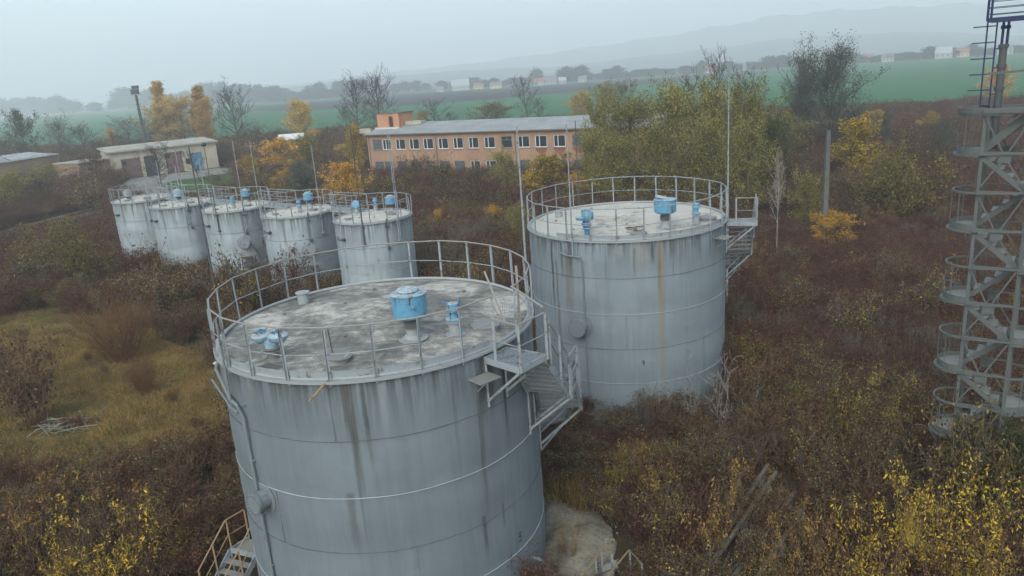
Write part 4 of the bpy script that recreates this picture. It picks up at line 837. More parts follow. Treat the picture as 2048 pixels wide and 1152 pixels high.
# ------------------------------------------------------------------ posts
def D_at(px, py): P = at(px, py); return math.hypot(P.x, P.y)
def pole(label, top, low, D, r0, r1, mat, name='lightning_mast', cat='mast', lamp=False, mat2=None, zsw=None):
    T_p = at_dist(*top, D); Lw = at_dist(*low, D); T_p = Vector((Lw.x, Lw.y, T_p.z)); o = empty(name, (Lw.x, Lw.y, 0), label, cat, None)
    b = MB(); zs = zsw or T_p.z*.5; b.tube((0, 0, -.1), (0, 0, zs), r0, 8); b.build('lower_pole', MT[mat2 or mat], o, True)
    b = MB(); b.tube((0, 0, zs), (0, 0, T_p.z), (r0+r1)/2, 8, r1); b.build('upper_pole', MT[mat], o, True)
    if lamp: b = MB(); b.lathe([(.001, 0), (.12, 0), (.3, .15), (.3, .25), (.001, .4)], (0, 0, T_p.z), 12); b.build('lamp', MT['dark_steel'], o, True)
    return o
pole('tall dark thin mast crossing in front of the row of small tanks', (377, 293), (429, 571), 50, .075, .04, 'dark_steel')
pole('tall slim mast left of the second big tank, rusty below and grey above', (1041, 252), (1051, 514), 31, .075, .028, 'rail_grey', mat2='rust', zsw=6.3)
pole('thin pale mast rising behind the right side of the second big tank', (1458, 150), (1456, 372), 42, .06, .022, 'rail_grey')
pole('thin pole right of the masts in front of the brick building', (1151, 241), (1153, 300), 70, .07, .04, 'dark_steel', lamp=False)
P = at(1646, 505); Dp = math.hypot(P.x, P.y); tz = at_dist(1650, 263, Dp).z; o = empty('concrete_post', (P.x, P.y, 0), 'tall bare square concrete post standing alone in the red scrub', 'post')
b = MB(); b.add([(s*.19, t*.15, -.1) for s, t in ((-1, -1), (1, -1), (1, 1), (-1, 1))]+[(s*.12, t*.11, tz) for s, t in ((-1, -1), (1, -1), (1, 1), (-1, 1))], [(0, 1, 5, 4), (1, 2, 6, 5), (2, 3, 7, 6), (3, 0, 4, 7), (4, 5, 6, 7)]); b.build('shaft', MT['concrete_pole'], o); b = MB(); b.box((0, 0, tz+.04), (.3, .24, .1)); b.build('cap', MT['dark_steel'], o)
P = at(292, 300); Dp = math.hypot(P.x, P.y)*.8; T_p = at_dist(275, 190, Dp); Lw = at_dist(291, 285, Dp); o = empty('floodlight_mast', (Lw.x, Lw.y, 0), 'tall dark floodlight mast with a lamp box on top, behind the garage', 'floodlight mast')
hz = T_p.z; b = MB(); b.tube((0, 0, 0), (0, 0, hz), .42, 8, .28); b.build('mast', MT['dark_steel'], o, True)
b = MB()
for k in range(14): b.band(.42, .50, k*hz/14, k*hz/14+.12, n=8)
b.build('ladder_hoops', MT['dark_steel'], o)
b = MB(); b.lathe([(.001, 0), (1.0, 0), (1.0, .12), (.001, .13)], (0, 0, hz), 12); b.build('platform', MT['rail_grey'], o); b = MB(); b.box((-.1, 0, hz+.75), (1.5, .9, 1.1)); b.box((.15, 0, hz+1.7), (1.3, .8, .7)); b.build('floodlight_box', MT['dark_steel'], o)
for k, (px_, py_, lab) in enumerate(((408, 361, 'short grey post on the lawn edge in front of the garage'), (360, 372, 'thin grey post left of the lawn'), (337, 345, 'pale thin post by the bare shrub before the garage'))):
    P = at(px_, py_+14); o = empty('yard_post', (P.x, P.y, 0), lab, 'post', 'posts in the garage yard'); b = MB(); b.tube((0, 0, 0), (0, 0, 4.0), .07, 6); b.build('shaft', MT['rail_grey'], o)
# ------------------------------------------------------------------ lattice stair tower
tw_az = R(32.4); DT = 24.0
C0 = Vector((DT*math.sin(tw_az), DT*math.cos(tw_az), 0))                # front-left leg
u = Vector((.79, -.61, 0)).normalized(); v = Vector((.61, .79, 0)).normalized(); WT, DD = 1.16, 1.25
tw = empty('stair_tower', tuple(C0), 'grey steel lattice stair tower with rounded landings at the right edge', 'stair tower')
def tp(a, b_, z): return u*a+v*b_+Vector((0, 0, z))
ztop = 12.15
legs = ((0, 0), (WT, 0), (WT, DD), (0, DD))
for a_, b_ in legs:
    b = MB(); b.angle(tp(a_, b_, 0), tp(a_, b_, ztop), .085, .012, up=tuple(u), flip=1 if (a_ == 0) else -1); b.build('leg', MT['tower'], tw)
lv = [-.50+1.05*j for j in range(13)]      # even index = left landings ... 4.75, 6.85, 8.95, 11.05
lv = [z for z in lv if z > .4]
ev = lambda z: round((z-4.75)/1.05) % 2 == 0
zl = 4.75-1.05*4
lv = [4.75+1.05*k for k in range(-2, 8)]
rad = .62
def semi(side, z, rr=rad, n=14, z2=None):
    c = (0 if side < 0 else WT, DD/2); pts = []
    for k in range(n+1):
        t = math.pi/2+math.pi*k/n if side < 0 else math.pi/2-math.pi*k/n
        pts.append(tp(c[0]+rr*math.cos(t)*1.0, c[1]+(DD/2)*math.sin(t)*rr/rad, z))
    return pts
for i, z in enumerate(lv):
    L_side = -1 if ev(z) else 1
    if z > 12.2: continue
    # landing
    pts = semi(L_side, z); b = MB(); b.prism([(p.x, p.y) for p in pts], z-.03, z); ld = b.build('landing', MT['tread'], tw)
    b = MB(); n = len(pts)
    for p, q in zip(pts[:-1], pts[1:]): b.bar(Vector((p.x, p.y, z+.02)), Vector((q.x, q.y, z+.02)), .02, .20)
    b.bar(pts[0], pts[-1], .05, .08)
    ps = semi(L_side, z, rad+.06)
    for p, q in zip(ps[:-1], ps[1:]): b.bar(Vector((p.x, p.y, z-.09)), Vector((q.x, q.y, z-.09)), .09, .05)
    b.build('toe_plate', MT['tower'], ld)
    # handrail one level up on that side
    zr_ = z+1.0; pr = semi(L_side, zr_, rad+.02); b = MB()
    for p, q in zip(pr[:-1], pr[1:]): b.bar(p, q, .05, .055)
    hr = b.build('handrail', MT['tower'], ld)
    for k in (3, 7, 11): b = MB(); b.bar((pr[k].x, pr[k].y, z), (pr[k].x, pr[k].y, zr_), .045, .02, up=tuple(u)); b.build('post', MT['tower'], ld)
    b = MB(); b.bar(semi(L_side, z+.48)[9], semi(L_side, z+.48)[13], .03, .012); b.build('knee_rail', MT['tower'], ld)
    # horizontals at each level
    b = MB(); b.bar(tp(0, -.03, z), tp(WT, -.03, z), .035, .045); b.bar(tp(0, DD+.03, z), tp(WT, DD+.03, z), .035, .045); b.build('crossbar', MT['tower'], tw)
    # handrail running along the front between the two rounded ends
    b = MB(); b.bar(tp(0, -.09, z+1.0), tp(WT, -.09, z+1.05 if not ev(z) else z+1.05), .045, .055); b.build('side_rail', MT['tower'], tw)
    if z-1.05 > .3:                       # flight down from this landing to the other side
        yb = DD*.24 if L_side < 0 else DD*.76; a0_, a1_ = (0, WT) if L_side < 0 else (WT, 0); top_ = tw
        b = MB()
        for off in (-.30, .30): b.bar(tp(a0_, yb+off, z-.08), tp(a1_, yb+off, z-1.05-.02), .02, .14)
        sg_ = b.build('stringer', MT['tower'], tw)
        for k in range(1, 5):
            t = k/5; q = tp(a0_+(a1_-a0_)*t, yb, z-1.05*t); b = MB(); b.bar(q-v*.28, q+v*.28, .24, .03); b.build('step', MT['tread'], sg_)
# X bracing with gusset plates: from odd level to odd level, centred on even levels
for z in lv:
    if not ev(z) or z > 12: continue
    z0, z1 = z-1.05, min(z+1.05, ztop); zc = z-.12
    for fy in (-.05, DD+.05):
        b = MB(); b.bar(tp(0, fy, z1), tp(WT/2, fy, zc), .038, .01, up=tuple(v)); b.bar(tp(WT, fy, z1), tp(WT/2, fy, zc), .038, .01, up=tuple(v))
        b.bar(tp(WT/2, fy, zc), tp(0, fy, z0), .038, .01, up=tuple(v)); b.bar(tp(WT/2, fy, zc), tp(WT, fy, z0), .038, .01, up=tuple(v))
        br = b.build('cross_brace', MT['tower'], tw); b = MB(); b.bar(tp(WT/2, fy-.012*(1 if fy < 0 else -1), zc-.15), tp(WT/2, fy-.012*(1 if fy < 0 else -1), zc+.15), .30, .012, up=tuple(v)); b.build('gusset_plate', MT['tower'], br)
    for fx in (-.05, WT+.05): b = MB(); b.bar(tp(fx, 0, z0), tp(fx, DD, z1), .035, .01, up=tuple(u)); b.build('cross_brace', MT['tower'], tw)
b = MB(); pr = semi(-1, ztop, rad+.04)
for p, q in zip(pr[:-1], pr[1:]): b.bar(p, q, .06, .14)
b.bar(tp(0, -.08, ztop), tp(WT+1.0, -.08, ztop), .13, .13); b.bar(tp(0, DD+.05, ztop), tp(WT+.9, DD+.05, ztop), .08, .1); b.build('top_ring', MT['tower'], tw)
b = MB(); b.bar(tp(.55, .1, ztop-.35), tp(1.75, .1, ztop+1.15), .10, .06); b.bar(tp(-.0, .3, 11.05), tp(1.6, .3, 12.6), .03, .20)
for k in range(3): b.bar(tp(.9+.35*k, .1, ztop-.0), tp(.9+.35*k, .1, ztop+.1+.45*k), .05)
b.build('top_stair_frame', MT['tower'], tw)
# mast, ladder and basket
P = at_dist(1996, 200, 25.2); P = Vector((P.x, P.y, 0))-C0; zb = at_dist(2012, 40, 25.2).z
b = MB(); b.tube((P.x, P.y, 11.0), (P.x, P.y, 13.75), .095, 12); 
for zz in (11.9, 12.6, 13.2, 13.72): b.tube((P.x, P.y, zz), (P.x, P.y, zz+.09), .125, 12)
b.build('mast', MT['dark_steel'], tw, True)
b = MB(); b.tube(P+Vector((-.06, 0, 13.7)), P+Vector((-.06, 0, zb)), .035, 8); b.tube(P+Vector((.08, 0, 13.7)), P+Vector((.08, 0, zb)), .035, 8); b.bar(P+Vector((-.1, 0, 14.25)), P+Vector((.12, 0, 14.25)), .09); b.build('mast_head', MT['navy'], tw, True)
b = MB(); q = P-u*.42
for s in (0, .22): b.tube(q+u*s+Vector((0, 0, 12.1)), q+u*s+Vector((0, 0, zb)), .02, 6)
for k in range(6): b.bar(q-u*.33+Vector((0, 0, 12.2+k*.42)), q+u*.22+Vector((0, 0, 12.2+k*.42)), .03)
for zz in (12.5, 13.2, 13.7): b.bar(q+u*.22+Vector((0, 0, zz)), P+Vector((0, 0, zz)), .03)
b.build('ladder', MT['navy'], tw, True)
b = MB(); q = P-u*.38; 
for (s, t_) in ((0, -.35), (0, .45)): b.bar(q+u*s+v*t_+Vector((0, 0, zb+.02)), q+u*1.9+v*t_+Vector((0, 0, zb+.02)), .07, .12)
for s in (0, .6, 1.2, 1.9): b.bar(q+u*s-v*.35+Vector((0, 0, zb+.03)), q+u*s+v*.45+Vector((0, 0, zb+.03)), .06, .08)
b.build('basket_floor', MT['navy'], tw)
b = MB()
for t_ in (-.38, .48):
    for s in (-.02, .95, 1.9): b.bar(q+u*s+v*t_+Vector((0, 0, zb)), q+u*s+v*t_+Vector((0, 0, zb+1.1)), .045)
    for k in range(1, 6): b.bar(q+v*t_+Vector((0, 0, zb+.17*k)), q+u*1.9+v*t_+Vector((0, 0, zb+.17*k)), .018)
for k in (2, 4, 6): b.bar(q-u*.02-v*.38+Vector((0, 0, zb+.17*k)), q-u*.02+v*.48+Vector((0, 0, zb+.17*k)), .018)
b.build('basket_rail', MT['navy'], tw)
# ------------------------------------------------------------------ lower left access platform of the near tank (a thing that stands on the ground)
zt_, zp = 2.0, 1.0
pa, pb, pc, pd = at(486, 1020, zt_), at(450, 1041, zt_), at(477, 1068, zt_), at(543, 1032, zt_)
ea, eb = at(402, 1165, .95), at(436, 1170, .95)
pc = pb+(pd-pa)*.9
c = (pa+pb+pc+pd)/4; st = empty('access_steps', (c.x, c.y, 0), 'small worn steel access platform with steps and ochre handrails, lower left of the nearest tank', 'access steps')
dn = Vector((0, 0, -1.0)); b = MB()
for s_, e_ in ((pb, pc), (pc, pd), (pa, pb)): b.bar(s_+dn, e_+dn, .05, .16)
fl_ = b.build('platform_frame', MT['rail_grey'], st, world=True); b = MB()
for k in range(16): t = (k+.5)/16; b.bar((pa+dn).lerp(pb+dn, t), (pd+dn).lerp(pc+dn, t), .035, .03)
b.build('grating', MT['tread'], st, world=True)
for (s_, e_, x_) in ((pa, pb, pb+Vector((-.62, -.95, -1.0))), (pd, pc, pc+Vector((-.62, -.95, -1.0)))):
    b = MB(); b.path([s_, e_, x_], .024, 7); b.path([s_+dn*.5, e_+dn*.5, x_+dn*.5], .016, 6)
    for q in (s_, e_, e_.lerp(x_, .5), x_): b.angle(Vector((q.x, q.y, q.z-1.0)), q, .05, .008)
    b.build('handrail', MT['rail_ochre'], st, world=True)
    b = MB(); b.bar(e_+dn, x_+dn, .04, .18); b.build('stringer', MT['rail_grey'], st, world=True)
for q in (pa, pb, pc, pd): b = MB(); b.bar(Vector((q.x, q.y, 0)), q+dn, .06); b.build('leg', MT['rail_grey'], st, world=True)
d1 = Vector((-.62, -.95, -1.0))
for k in range(1, 5): t = k/5; b = MB(); b.bar(pb+dn+d1*t, pc+dn+d1*t, .2, .03); b.build('step', MT['tread'], st, world=True)
# ------------------------------------------------------------------ rusty handrail frames lower right
for lab, z, P_ in (('shorter rusty bent handrail frame low beside the pale concrete apron', 1.0, ((1163, 1152), (1190, 1121), (1201, 1094), (1222, 1108))), ('longer rusty handrail frame with grey post, right of the shorter bent one', 1.0, ((1215, 1152), (1258, 1100), (1282, 1126)))):
    q = [at(x, y, z) for x, y in P_]; o = empty('rusty_handrail', (q[0].x, q[0].y, 0), lab, 'handrail', 'rusty handrail frames by the concrete apron')
    ext = q[0]+(q[0]-q[1])*1.5; b = MB(); b.path([ext]+q, .026, 7); b.build('top_rail', MT['rail_ochre'], o, True, world=True)
    b = MB(); b.path([ext-Vector((0, 0, .5)), q[1]-Vector((0, 0, .5)), q[-1]-Vector((0, 0, .5))], .018, 6); b.build('mid_rail', MT['rust'], o, True, world=True)
    for p in q[1:]: b = MB(); b.angle(Vector((p.x, p.y, 0)), p, .05, .008); b.build('post', MT['rail_grey'], o, world=True)
for k, (px_, py_, s_) in enumerate(((1222, 1136, 1.0), (1216, 1150, 1.3))):
    P = at(px_, py_, .25); rg = random.Random(k+20); b = MB(); M_ = Matrix.Rotation(.5+k, 3, 'Z')@Matrix.Rotation(.25, 3, 'X'); b.box((0, 0, .0), (.36*s_, .26*s_, .16*s_), M=M_); b.box((.08, .06, .1), (.24*s_, .18*s_, .10*s_), M=Matrix.Rotation(1.3, 3, 'Z'))
    o = b.build('rubble_block', MT['concrete']); o.location = P; o.modifiers.new('bevel', 'BEVEL').width = .02; tag(o, ['smaller pale rubble block beneath the rusty handrails, upper one', 'larger pale rubble block beneath the rusty handrails, lower one'][k], 'rubble', 'rubble blocks by the rusty handrails')
# ------------------------------------------------------------------ pipelines on the ground
PL = [(((1536, 930), (1415, 1110)), 'left'), (((1552, 945), (1392, 1175)), 'second'), (((1590, 985), (1440, 1190)), 'third'), (((1612, 1010), (1490, 1190)), 'right')]
labs = ['grey pipeline in the scrub, leftmost of the four parallel ones right of the nearest tank', 'grey pipeline in the scrub, second from left of the four parallel ones', 'grey pipeline in the scrub, third from left of the four parallel ones', 'grey pipeline in the scrub, rightmost of the four parallel ones']
pm = steel('weathered pipe', (.125, .12, .10, 1), (.05, .042, .034, 1), .75, 2)
for k, (((x0, y0), (x1, y1)), _) in enumerate(PL):
    a_, b2 = at(x0, y0, .45), at(x1, y1, .45); b2 = b2+(b2-a_)*.15; c = (a_+b2)/2; o = empty('pipeline', (c.x, c.y, 0), labs[k], 'pipeline', 'parallel pipelines in the scrub')
    b = MB(); b.tube(a_, b2, .075, 12); b.build('pipe', pm, o, True, world=True)
    for t in (.1, .4, .7, .95): q = a_.lerp(b2, t); b = MB(); b.box((q.x, q.y, .17), (.2, .12, .34)); b.build('support', MT['concrete'], o, world=True)
for k, ((x0, y0), (x1, y1)) in enumerate((((300, 1015), (480, 952)), ((318, 1026), (492, 972)))):
    a_, b2 = at(x0, y0, .5), at(x1, y1, .5); c = (a_+b2)/2; o = empty('pipeline', (c.x, c.y, 0), ['dark pipe left of the nearest tank, upper of two', 'dark pipe left of the nearest tank, lower of two'][k], 'pipeline', 'dark pipes left of the nearest tank')
    b = MB(); b.tube(a_, b2, .07, 10); b.build('pipe', MT['rust'], o, True, world=True)
    for t in (.1, .5, .9): q = a_.lerp(b2, t); b = MB(); b.box((q.x, q.y, .2), (.16, .12, .42)); b.build('support', MT['concrete'], o, world=True)
# brush pile
P = at(125, 860); rg = random.Random(77); b = MB()
for k in range(46):
    a_ = rg.uniform(0, 6.28); q = Vector((rg.uniform(-1, 1), rg.uniform(-.6, .6), rg.uniform(0, .35))); d = Vector((math.cos(a_)*1.0, math.sin(a_)*.6, rg.uniform(-.1, .35)))*rg.uniform(.4, .9)
    b.path([q-d, q+Vector((rg.uniform(-.1, .1), 0, .06)), q+d], rg.uniform(.010, .022), 4)
tag(b.build('brush_pile', plain('bleached branches', (.28, .25, .22, 1)), loc=None), 'pile of bleached cut branches lying in the meadow at left', 'brush pile').location = P
# haze
b = MB(); b.box((0, 2700, 169), (11000, 7800, 340))
hzm = bpy.data.materials.new('haze'); hzm.use_nodes = True; hn = hzm.node_tree; hn.nodes.clear(); ho = hn.nodes.new('ShaderNodeOutputMaterial'); hv = hn.nodes.new('ShaderNodeVolumePrincipled')
hv.inputs['Color'].default_value = (.95, .98, 1, 1); hv.inputs['Density'].default_value = .00078; hv.inputs['Anisotropy'].default_value = .2
hn.links.new(hv.outputs[0], ho.inputs['Volume'])
ho_ = b.build('haze', hzm); tag(ho_, kind='stuff')
# ------------------------------------------------------------------ plants
def leafmat(name, cols, transl=.25, objvar=.35):
    m = NM(name, .75, .12); g = m.n('ShaderNodeNewGeometry'); oi = m.n('ShaderNodeObjectInfo'); n = len(cols)
    c = m.ramp(g.outputs['Random Per Island'], [((i+.0)/n, cols[i]+(1,)) for i in range(n)], 'CONSTANT')
    k = m.math('ADD', .86-objvar/2, m.math('MULTIPLY', oi.outputs['Random'], objvar)); cb = m.n('ShaderNodeCombineXYZ')
    vm = m.n('ShaderNodeVectorMath'); vm.operation = 'SCALE'; m.l(c, vm.inputs[0]); m.l(k, vm.inputs['Scale'])
    m.base(vm.outputs[0]); tr = m.n('ShaderNodeBsdfTranslucent'); m.l(vm.outputs[0], tr.inputs[0]); mx = m.n('ShaderNodeMixShader'); mx.inputs[0].default_value = transl
    m.l(m.p.outputs[0], mx.inputs[1]); m.l(tr.outputs[0], mx.inputs[2]); m.l(mx.outputs[0], m.out.inputs[0]); return m.mat
def barkmat(name, c1, c2):
    m = NM(name, .9, .1); g = m.n('ShaderNodeNewGeometry'); c = m.mix(g.outputs['Random Per Island'], c1+(1,), c2+(1,)); m.base(c); return m.mat
LM = dict(
 olive=leafmat('olive leaves', [(.21, .20, .045), (.26, .23, .055), (.34, .29, .07), (.12, .12, .033), (.42, .34, .08), (.16, .15, .04), (.06, .06, .022)]),
 olivebush=leafmat('olive bush leaves', [(.13, .12, .03), (.18, .15, .04), (.07, .065, .025), (.25, .20, .045), (.045, .04, .02)]),
 green=leafmat('dull green leaves', [(.05, .065, .028), (.07, .085, .03), (.09, .10, .035), (.045, .05, .025)]),
 silver=leafmat('silver leaves', [(.13, .155, .12), (.09, .11, .085), (.17, .19, .15), (.07, .085, .06)]),
 ochre=leafmat('ochre leaves', [(.56, .36, .075), (.64, .42, .09), (.44, .29, .07), (.60, .37, .06), (.36, .27, .08)]),
 orange=leafmat('orange leaves', [(.54, .27, .045), (.62, .35, .05), (.40, .20, .04), (.56, .38, .06)]),
 yellow=leafmat('yellow leaves', [(.56, .36, .04), (.46, .28, .035), (.62, .42, .05), (.28, .18, .035), (.38, .28, .045), (.15, .10, .03), (.22, .20, .045)]),
 brown=leafmat('brown leaves', [(.10, .052, .03), (.16, .09, .04), (.05, .03, .02), (.26, .16, .06), (.045, .03, .018), (.13, .06, .032), (.03, .02, .014)]),
 russet=leafmat('russet leaves', [(.15, .07, .038), (.08, .04, .027), (.24, .13, .05), (.05, .03, .022), (.10, .05, .03)]),
 purple=leafmat('dark plum leaves', [(.085, .04, .036), (.05, .028, .026), (.14, .075, .05), (.036, .025, .022), (.20, .14, .08)]),
 mixed=leafmat('scrub leaves', [(.10, .06, .03), (.24, .17, .045), (.05, .038, .02), (.16, .10, .035), (.42, .30, .06), (.055, .034, .02), (.03, .023, .016), (.13, .11, .035), (.20, .11, .045)]),
 grass=leafmat('dry grass', [(.34, .25, .085), (.22, .16, .055), (.42, .30, .11), (.13, .14, .04), (.30, .16, .055), (.38, .22, .06), (.16, .10, .045)]),
 greengrass=leafmat('green grass', [(.075, .105, .028), (.10, .13, .035), (.14, .14, .04)]),
 far=leafmat('far tree foliage', [(.045, .045, .04), (.06, .055, .045), (.035, .035, .032), (.07, .06, .04)]))
BM = dict(grey=barkmat('grey bark', (.10, .08, .065), (.16, .135, .115)), dark=barkmat('dark bark', (.045, .038, .034), (.075, .062, .055)), red=barkmat('red stems', (.13, .055, .04), (.085, .042, .034)),
 brown=barkmat('brown stems', (.12, .075, .048), (.17, .11, .07)), orange=barkmat('orange brown stems', (.19, .10, .05), (.12, .065, .035)), pale=barkmat('pale stems', (.27, .25, .23), (.19, .175, .16)), white=barkmat('birch bark', (.33, .32, .29), (.22, .20, .18)),
 straw=barkmat('straw stems', (.20, .155, .09), (.12, .09, .05)))
class Sk:
    def __init__(s, seed): s.r = random.Random(seed); s.seg = []; s.tip = []
    def branch(s, p, d, L, r0, r1, n, up=.0, wob=.15, rec=False):
        pts = [Vector(p)]; d = Vector(d).normalized(); R_ = s.r
        for i in range(n):
            d = (d+Vector((R_.gauss(0, wob), R_.gauss(0, wob), R_.gauss(0, wob)+up))).normalized(); q = pts[-1]+d*(L/n)
            if q.z < .02: q.z = .02
            a = r0+(r1-r0)*i/n; b_ = r0+(r1-r0)*(i+1)/n; s.seg.append((*pts[-1], *q, a, b_)); pts.append(q)
        if rec:
            for i in range(1, len(pts)): s.tip.append((*pts[i], *d))
        return pts, d
def rdir(R_, elev, az=None):
    az = R_.uniform(0, 6.283) if az is None else az; return Vector((math.cos(az)*math.cos(elev), math.sin(az)*math.cos(elev), math.sin(elev)))
def sk_tree(seed, H, wid, base=.25, limbs=22, sub=5, twig=4, shape='round', thick=.02, up=.08):
    s = Sk(seed); R_ = s.r; tr, _ = s.branch((0, 0, 0), (0, 0, 1), H*.93, H*thick, H*.003, 9, .25, .05)
    for i in range(limbs):
        t = base+(.97-base)*(i+.5)/limbs; k = t*9; j = min(8, int(k)); p = tr[j].lerp(tr[j+1], k-j); f = (t-base)/(1-base)
        if shape == 'round': prof = math.sin(math.pi*min(1, .22+f*.78))**.7; el = .25+f*.8
        elif shape == 'column': prof = (1-f)**.35*.9; el = 1.1
        elif shape == 'cone': prof = 1-f*.85; el = .35+f*.4
        else: prof = math.sin(math.pi*min(1, .15+f*.8)); el = .7+f*.4
        L = wid*.5*prof*R_.uniform(.75, 1.25)/max(.35, math.cos(el)*.9+.1); L = min(L, H*.55)
        pts, d = s.branch(p, rdir(R_, el+R_.uniform(-.2, .2), i*2.4+R_.uniform(-.4, .4)), L, H*thick*.42*(1-f*.6), H*.0015, 5, up, .12)
        for k2 in range(sub):
            q = pts[1+k2*4//max(1, sub)] if sub > 1 else pts[3]; q = q.lerp(pts[min(5, 2+k2*4//max(1, sub))], R_.random())
            p2, d2 = s.branch(q, (d+rdir(R_, R_.uniform(-.2, .8))*.9), L*R_.uniform(.3, .5), H*thick*.14, H*.001, 3, up, .15, True)
            for k3 in range(twig): s.branch(p2[R_.randint(1, 3)], (d2+rdir(R_, R_.uniform(-.3, .9))*1.0), L*R_.uniform(.14, .26), H*thick*.06, H*.0007, 2, 0, .2, True)
    return s
def sk_shrub(seed, H, wid, stems=12, side=6, twig=2, lean=.7, up=.05, r0=.016, wob=.10):
    s = Sk(seed); R_ = s.r
    for i in range(stems):
        a = R_.uniform(0, 6.283); ln = R_.random()**.7*lean; d = Vector((math.cos(a)*ln*wid/H*.8, math.sin(a)*ln*wid/H*.8, 1)).normalized(); L = H*R_.uniform(.7, 1.08)
        pts, d = s.branch((math.cos(a)*wid*.09*R_.random()*2, math.sin(a)*wid*.09*R_.random()*2, 0), d, L, r0*H*.5, r0*.12*H, 6, up, wob)
        for k in range(side):
            j = R_.randint(1, 5); q = pts[j].lerp(pts[j+1], R_.random()); p2, d2 = s.branch(q, d+rdir(R_, R_.uniform(-.2, .5))*.9, L*R_.uniform(.18, .36), r0*.2*H, r0*.08*H, 3, up, .15, True)
            for k3 in range(twig): s.branch(p2[R_.randint(1, 3)], d2+rdir(R_, R_.uniform(-.3, .7)), L*R_.uniform(.08, .16), r0*.09*H, r0*.05*H, 2, 0, .2, True)
    return s
def tubes(seg, sides=3, big=6, minr=0.0):
    S_ = np.array(seg, float); V = []; Q = []; off = 0
    for ns, mk in ((big, S_[:, 6] > .035), (sides, S_[:, 6] <= .035)):
        A = S_[mk]
        if not len(A): continue
        p, q = A[:, :3], A[:, 3:6]; d = q-p; d /= np.maximum(1e-6, np.linalg.norm(d, axis=1))[:, None]
        x = np.cross(d, np.where(np.abs(d[:, 2:3]) > .9, np.array([[1., 0, 0]]), np.array([[0, 0, 1.]]))); x /= np.linalg.norm(x, axis=1)[:, None]; y = np.cross(x, d)
        th = np.arange(ns)*2*np.pi/ns; ct, st = np.cos(th), np.sin(th); ring = x[:, None, :]*ct[None, :, None]+y[:, None, :]*st[None, :, None]
        ra = np.maximum(minr, A[:, 6]); rb = np.maximum(minr, A[:, 7])
        v = np.concatenate([p[:, None]+ring*ra[:, None, None], q[:, None]+ring*rb[:, None, None]], 1).reshape(-1, 3)
        i = np.arange(ns); f = np.stack([i, (i+1) % ns, ns+(i+1) % ns, ns+i], 1); f = (np.arange(len(A))[:, None, None]*2*ns+f[None]).reshape(-1, 4)+off
        V.append(v); Q.append(f); off += len(v)
    return np.concatenate(V), np.concatenate(Q)
def leaves(tips, per, size, asp=.6, spread=.12, droop=0.0, seed=0, keep=1.0, clump=0.0):
    """per leaves round each tip; rhombus shaped, folded a little; clump > 0 thins whole neighbourhoods so that gaps show"""
    rg = np.random.default_rng(seed); T = np.array(tips, float)
    if keep < 1: T = T[rg.random(len(T)) < keep]
    if clump > 0:
        w1 = np.sin(T[:, 0]*2.1+seed)+np.sin(T[:, 1]*2.3+seed*2)+np.sin(T[:, 2]*2.7+seed*3); T = T[rg.random(len(T)) < np.clip(.75+w1*clump, .08, 1)]
    n = len(T)*per; P = np.repeat(T[:, :3], per, 0)+rg.normal(0, spread, (n, 3)); D = rg.normal(0, 1, (n, 3))+np.repeat(T[:, 3:6], per, 0)*.6; D[:, 2] -= droop; D /= np.linalg.norm(D, axis=1)[:, None]
    N = rg.normal(0, 1, (n, 3)); N[:, 2] += .6; X = np.cross(D, N); X /= np.maximum(1e-6, np.linalg.norm(X, axis=1))[:, None]
    L = size*rg.uniform(.6, 1.35, n)[:, None]; W = L*asp*.5; U = np.cross(X, D)
    a = P; b_ = P+D*L*.5+X*W+U*W*.25; c = P+D*L; d = P+D*L*.5-X*W+U*W*.25
    V = np.stack([a, b_, c, d], 1).reshape(-1, 3); V[:, 2] = np.maximum(V[:, 2], .03); Q = np.arange(n*4).reshape(-1, 4); return V, Q
def blades(n, H, wid, w_=.012, seed=0, lean=.35, curve=.25, tuft=0):
    rg = np.random.default_rng(seed); a = rg.uniform(0, 6.283, n); r_ = np.sqrt(rg.random(n))*wid/2; B = np.stack([r_*np.cos(a), r_*np.sin(a), np.zeros(n)], 1); h = H*rg.uniform(.5, 1.1, n)
    ld = rg.normal(0, lean, (n, 2)); M_ = B+np.stack([ld[:, 0]*h*.4, ld[:, 1]*h*.4, h*.6], 1); T = M_+np.stack([ld[:, 0]*h*(.4+curve), ld[:, 1]*h*(.4+curve), h*.38], 1); th = rg.uniform(0, 6.283, n); X = np.stack([np.cos(th), np.sin(th), np.zeros(n)], 1)*w_
    V = np.stack([B-X, B+X, M_+X*.8, M_-X*.8, M_-X*.8, M_+X*.8, T+X*.25, T-X*.25], 1).reshape(-1, 3); Q = np.arange(n*8).reshape(-1, 4); return V, Q, T
class Proto:
    def __init__(s, name, lv, lm, sk, bm, w_, h_, crown_name='crown', stem_name='trunk'):
        s.h, s.w, s.names = h_, w_, (name, crown_name, stem_name)
        s.crown = mesh_np(name+' foliage', lv[0], lv[1], [lm]) if lv is not None else None; s.stem = mesh_np(name+' stems', sk[0], sk[1], [bm]) if sk is not None else None; s.lv, s.sk, s.lm, s.bm = lv, sk, lm, bm
    def joined(s, name):
        V, Q, mi, mats = [], [], [], []; off = 0
        for k, (a, m) in enumerate(((s.lv, s.lm), (s.sk, s.bm))):
            if a is None: continue
            V.append(a[0]); Q.append(a[1]+off); mi.append(np.full(len(a[1]), len(mats))); off += len(a[0]); mats.append(m)
        return mesh_np(name, np.concatenate(V), np.concatenate(Q), mats, np.concatenate(mi))
PR = {}
def addp(kind, n, f): PR[kind] = [f(i) for i in range(n)]
def tree_p(name, sk, lm, bm, H, wid, per, size, minr=.012, **kw):
    return Proto(name, leaves(sk.tip, per, size, **kw) if per else None, LM[lm] if per else None, tubes(sk.seg, minr=minr), BM[bm], wid, H)
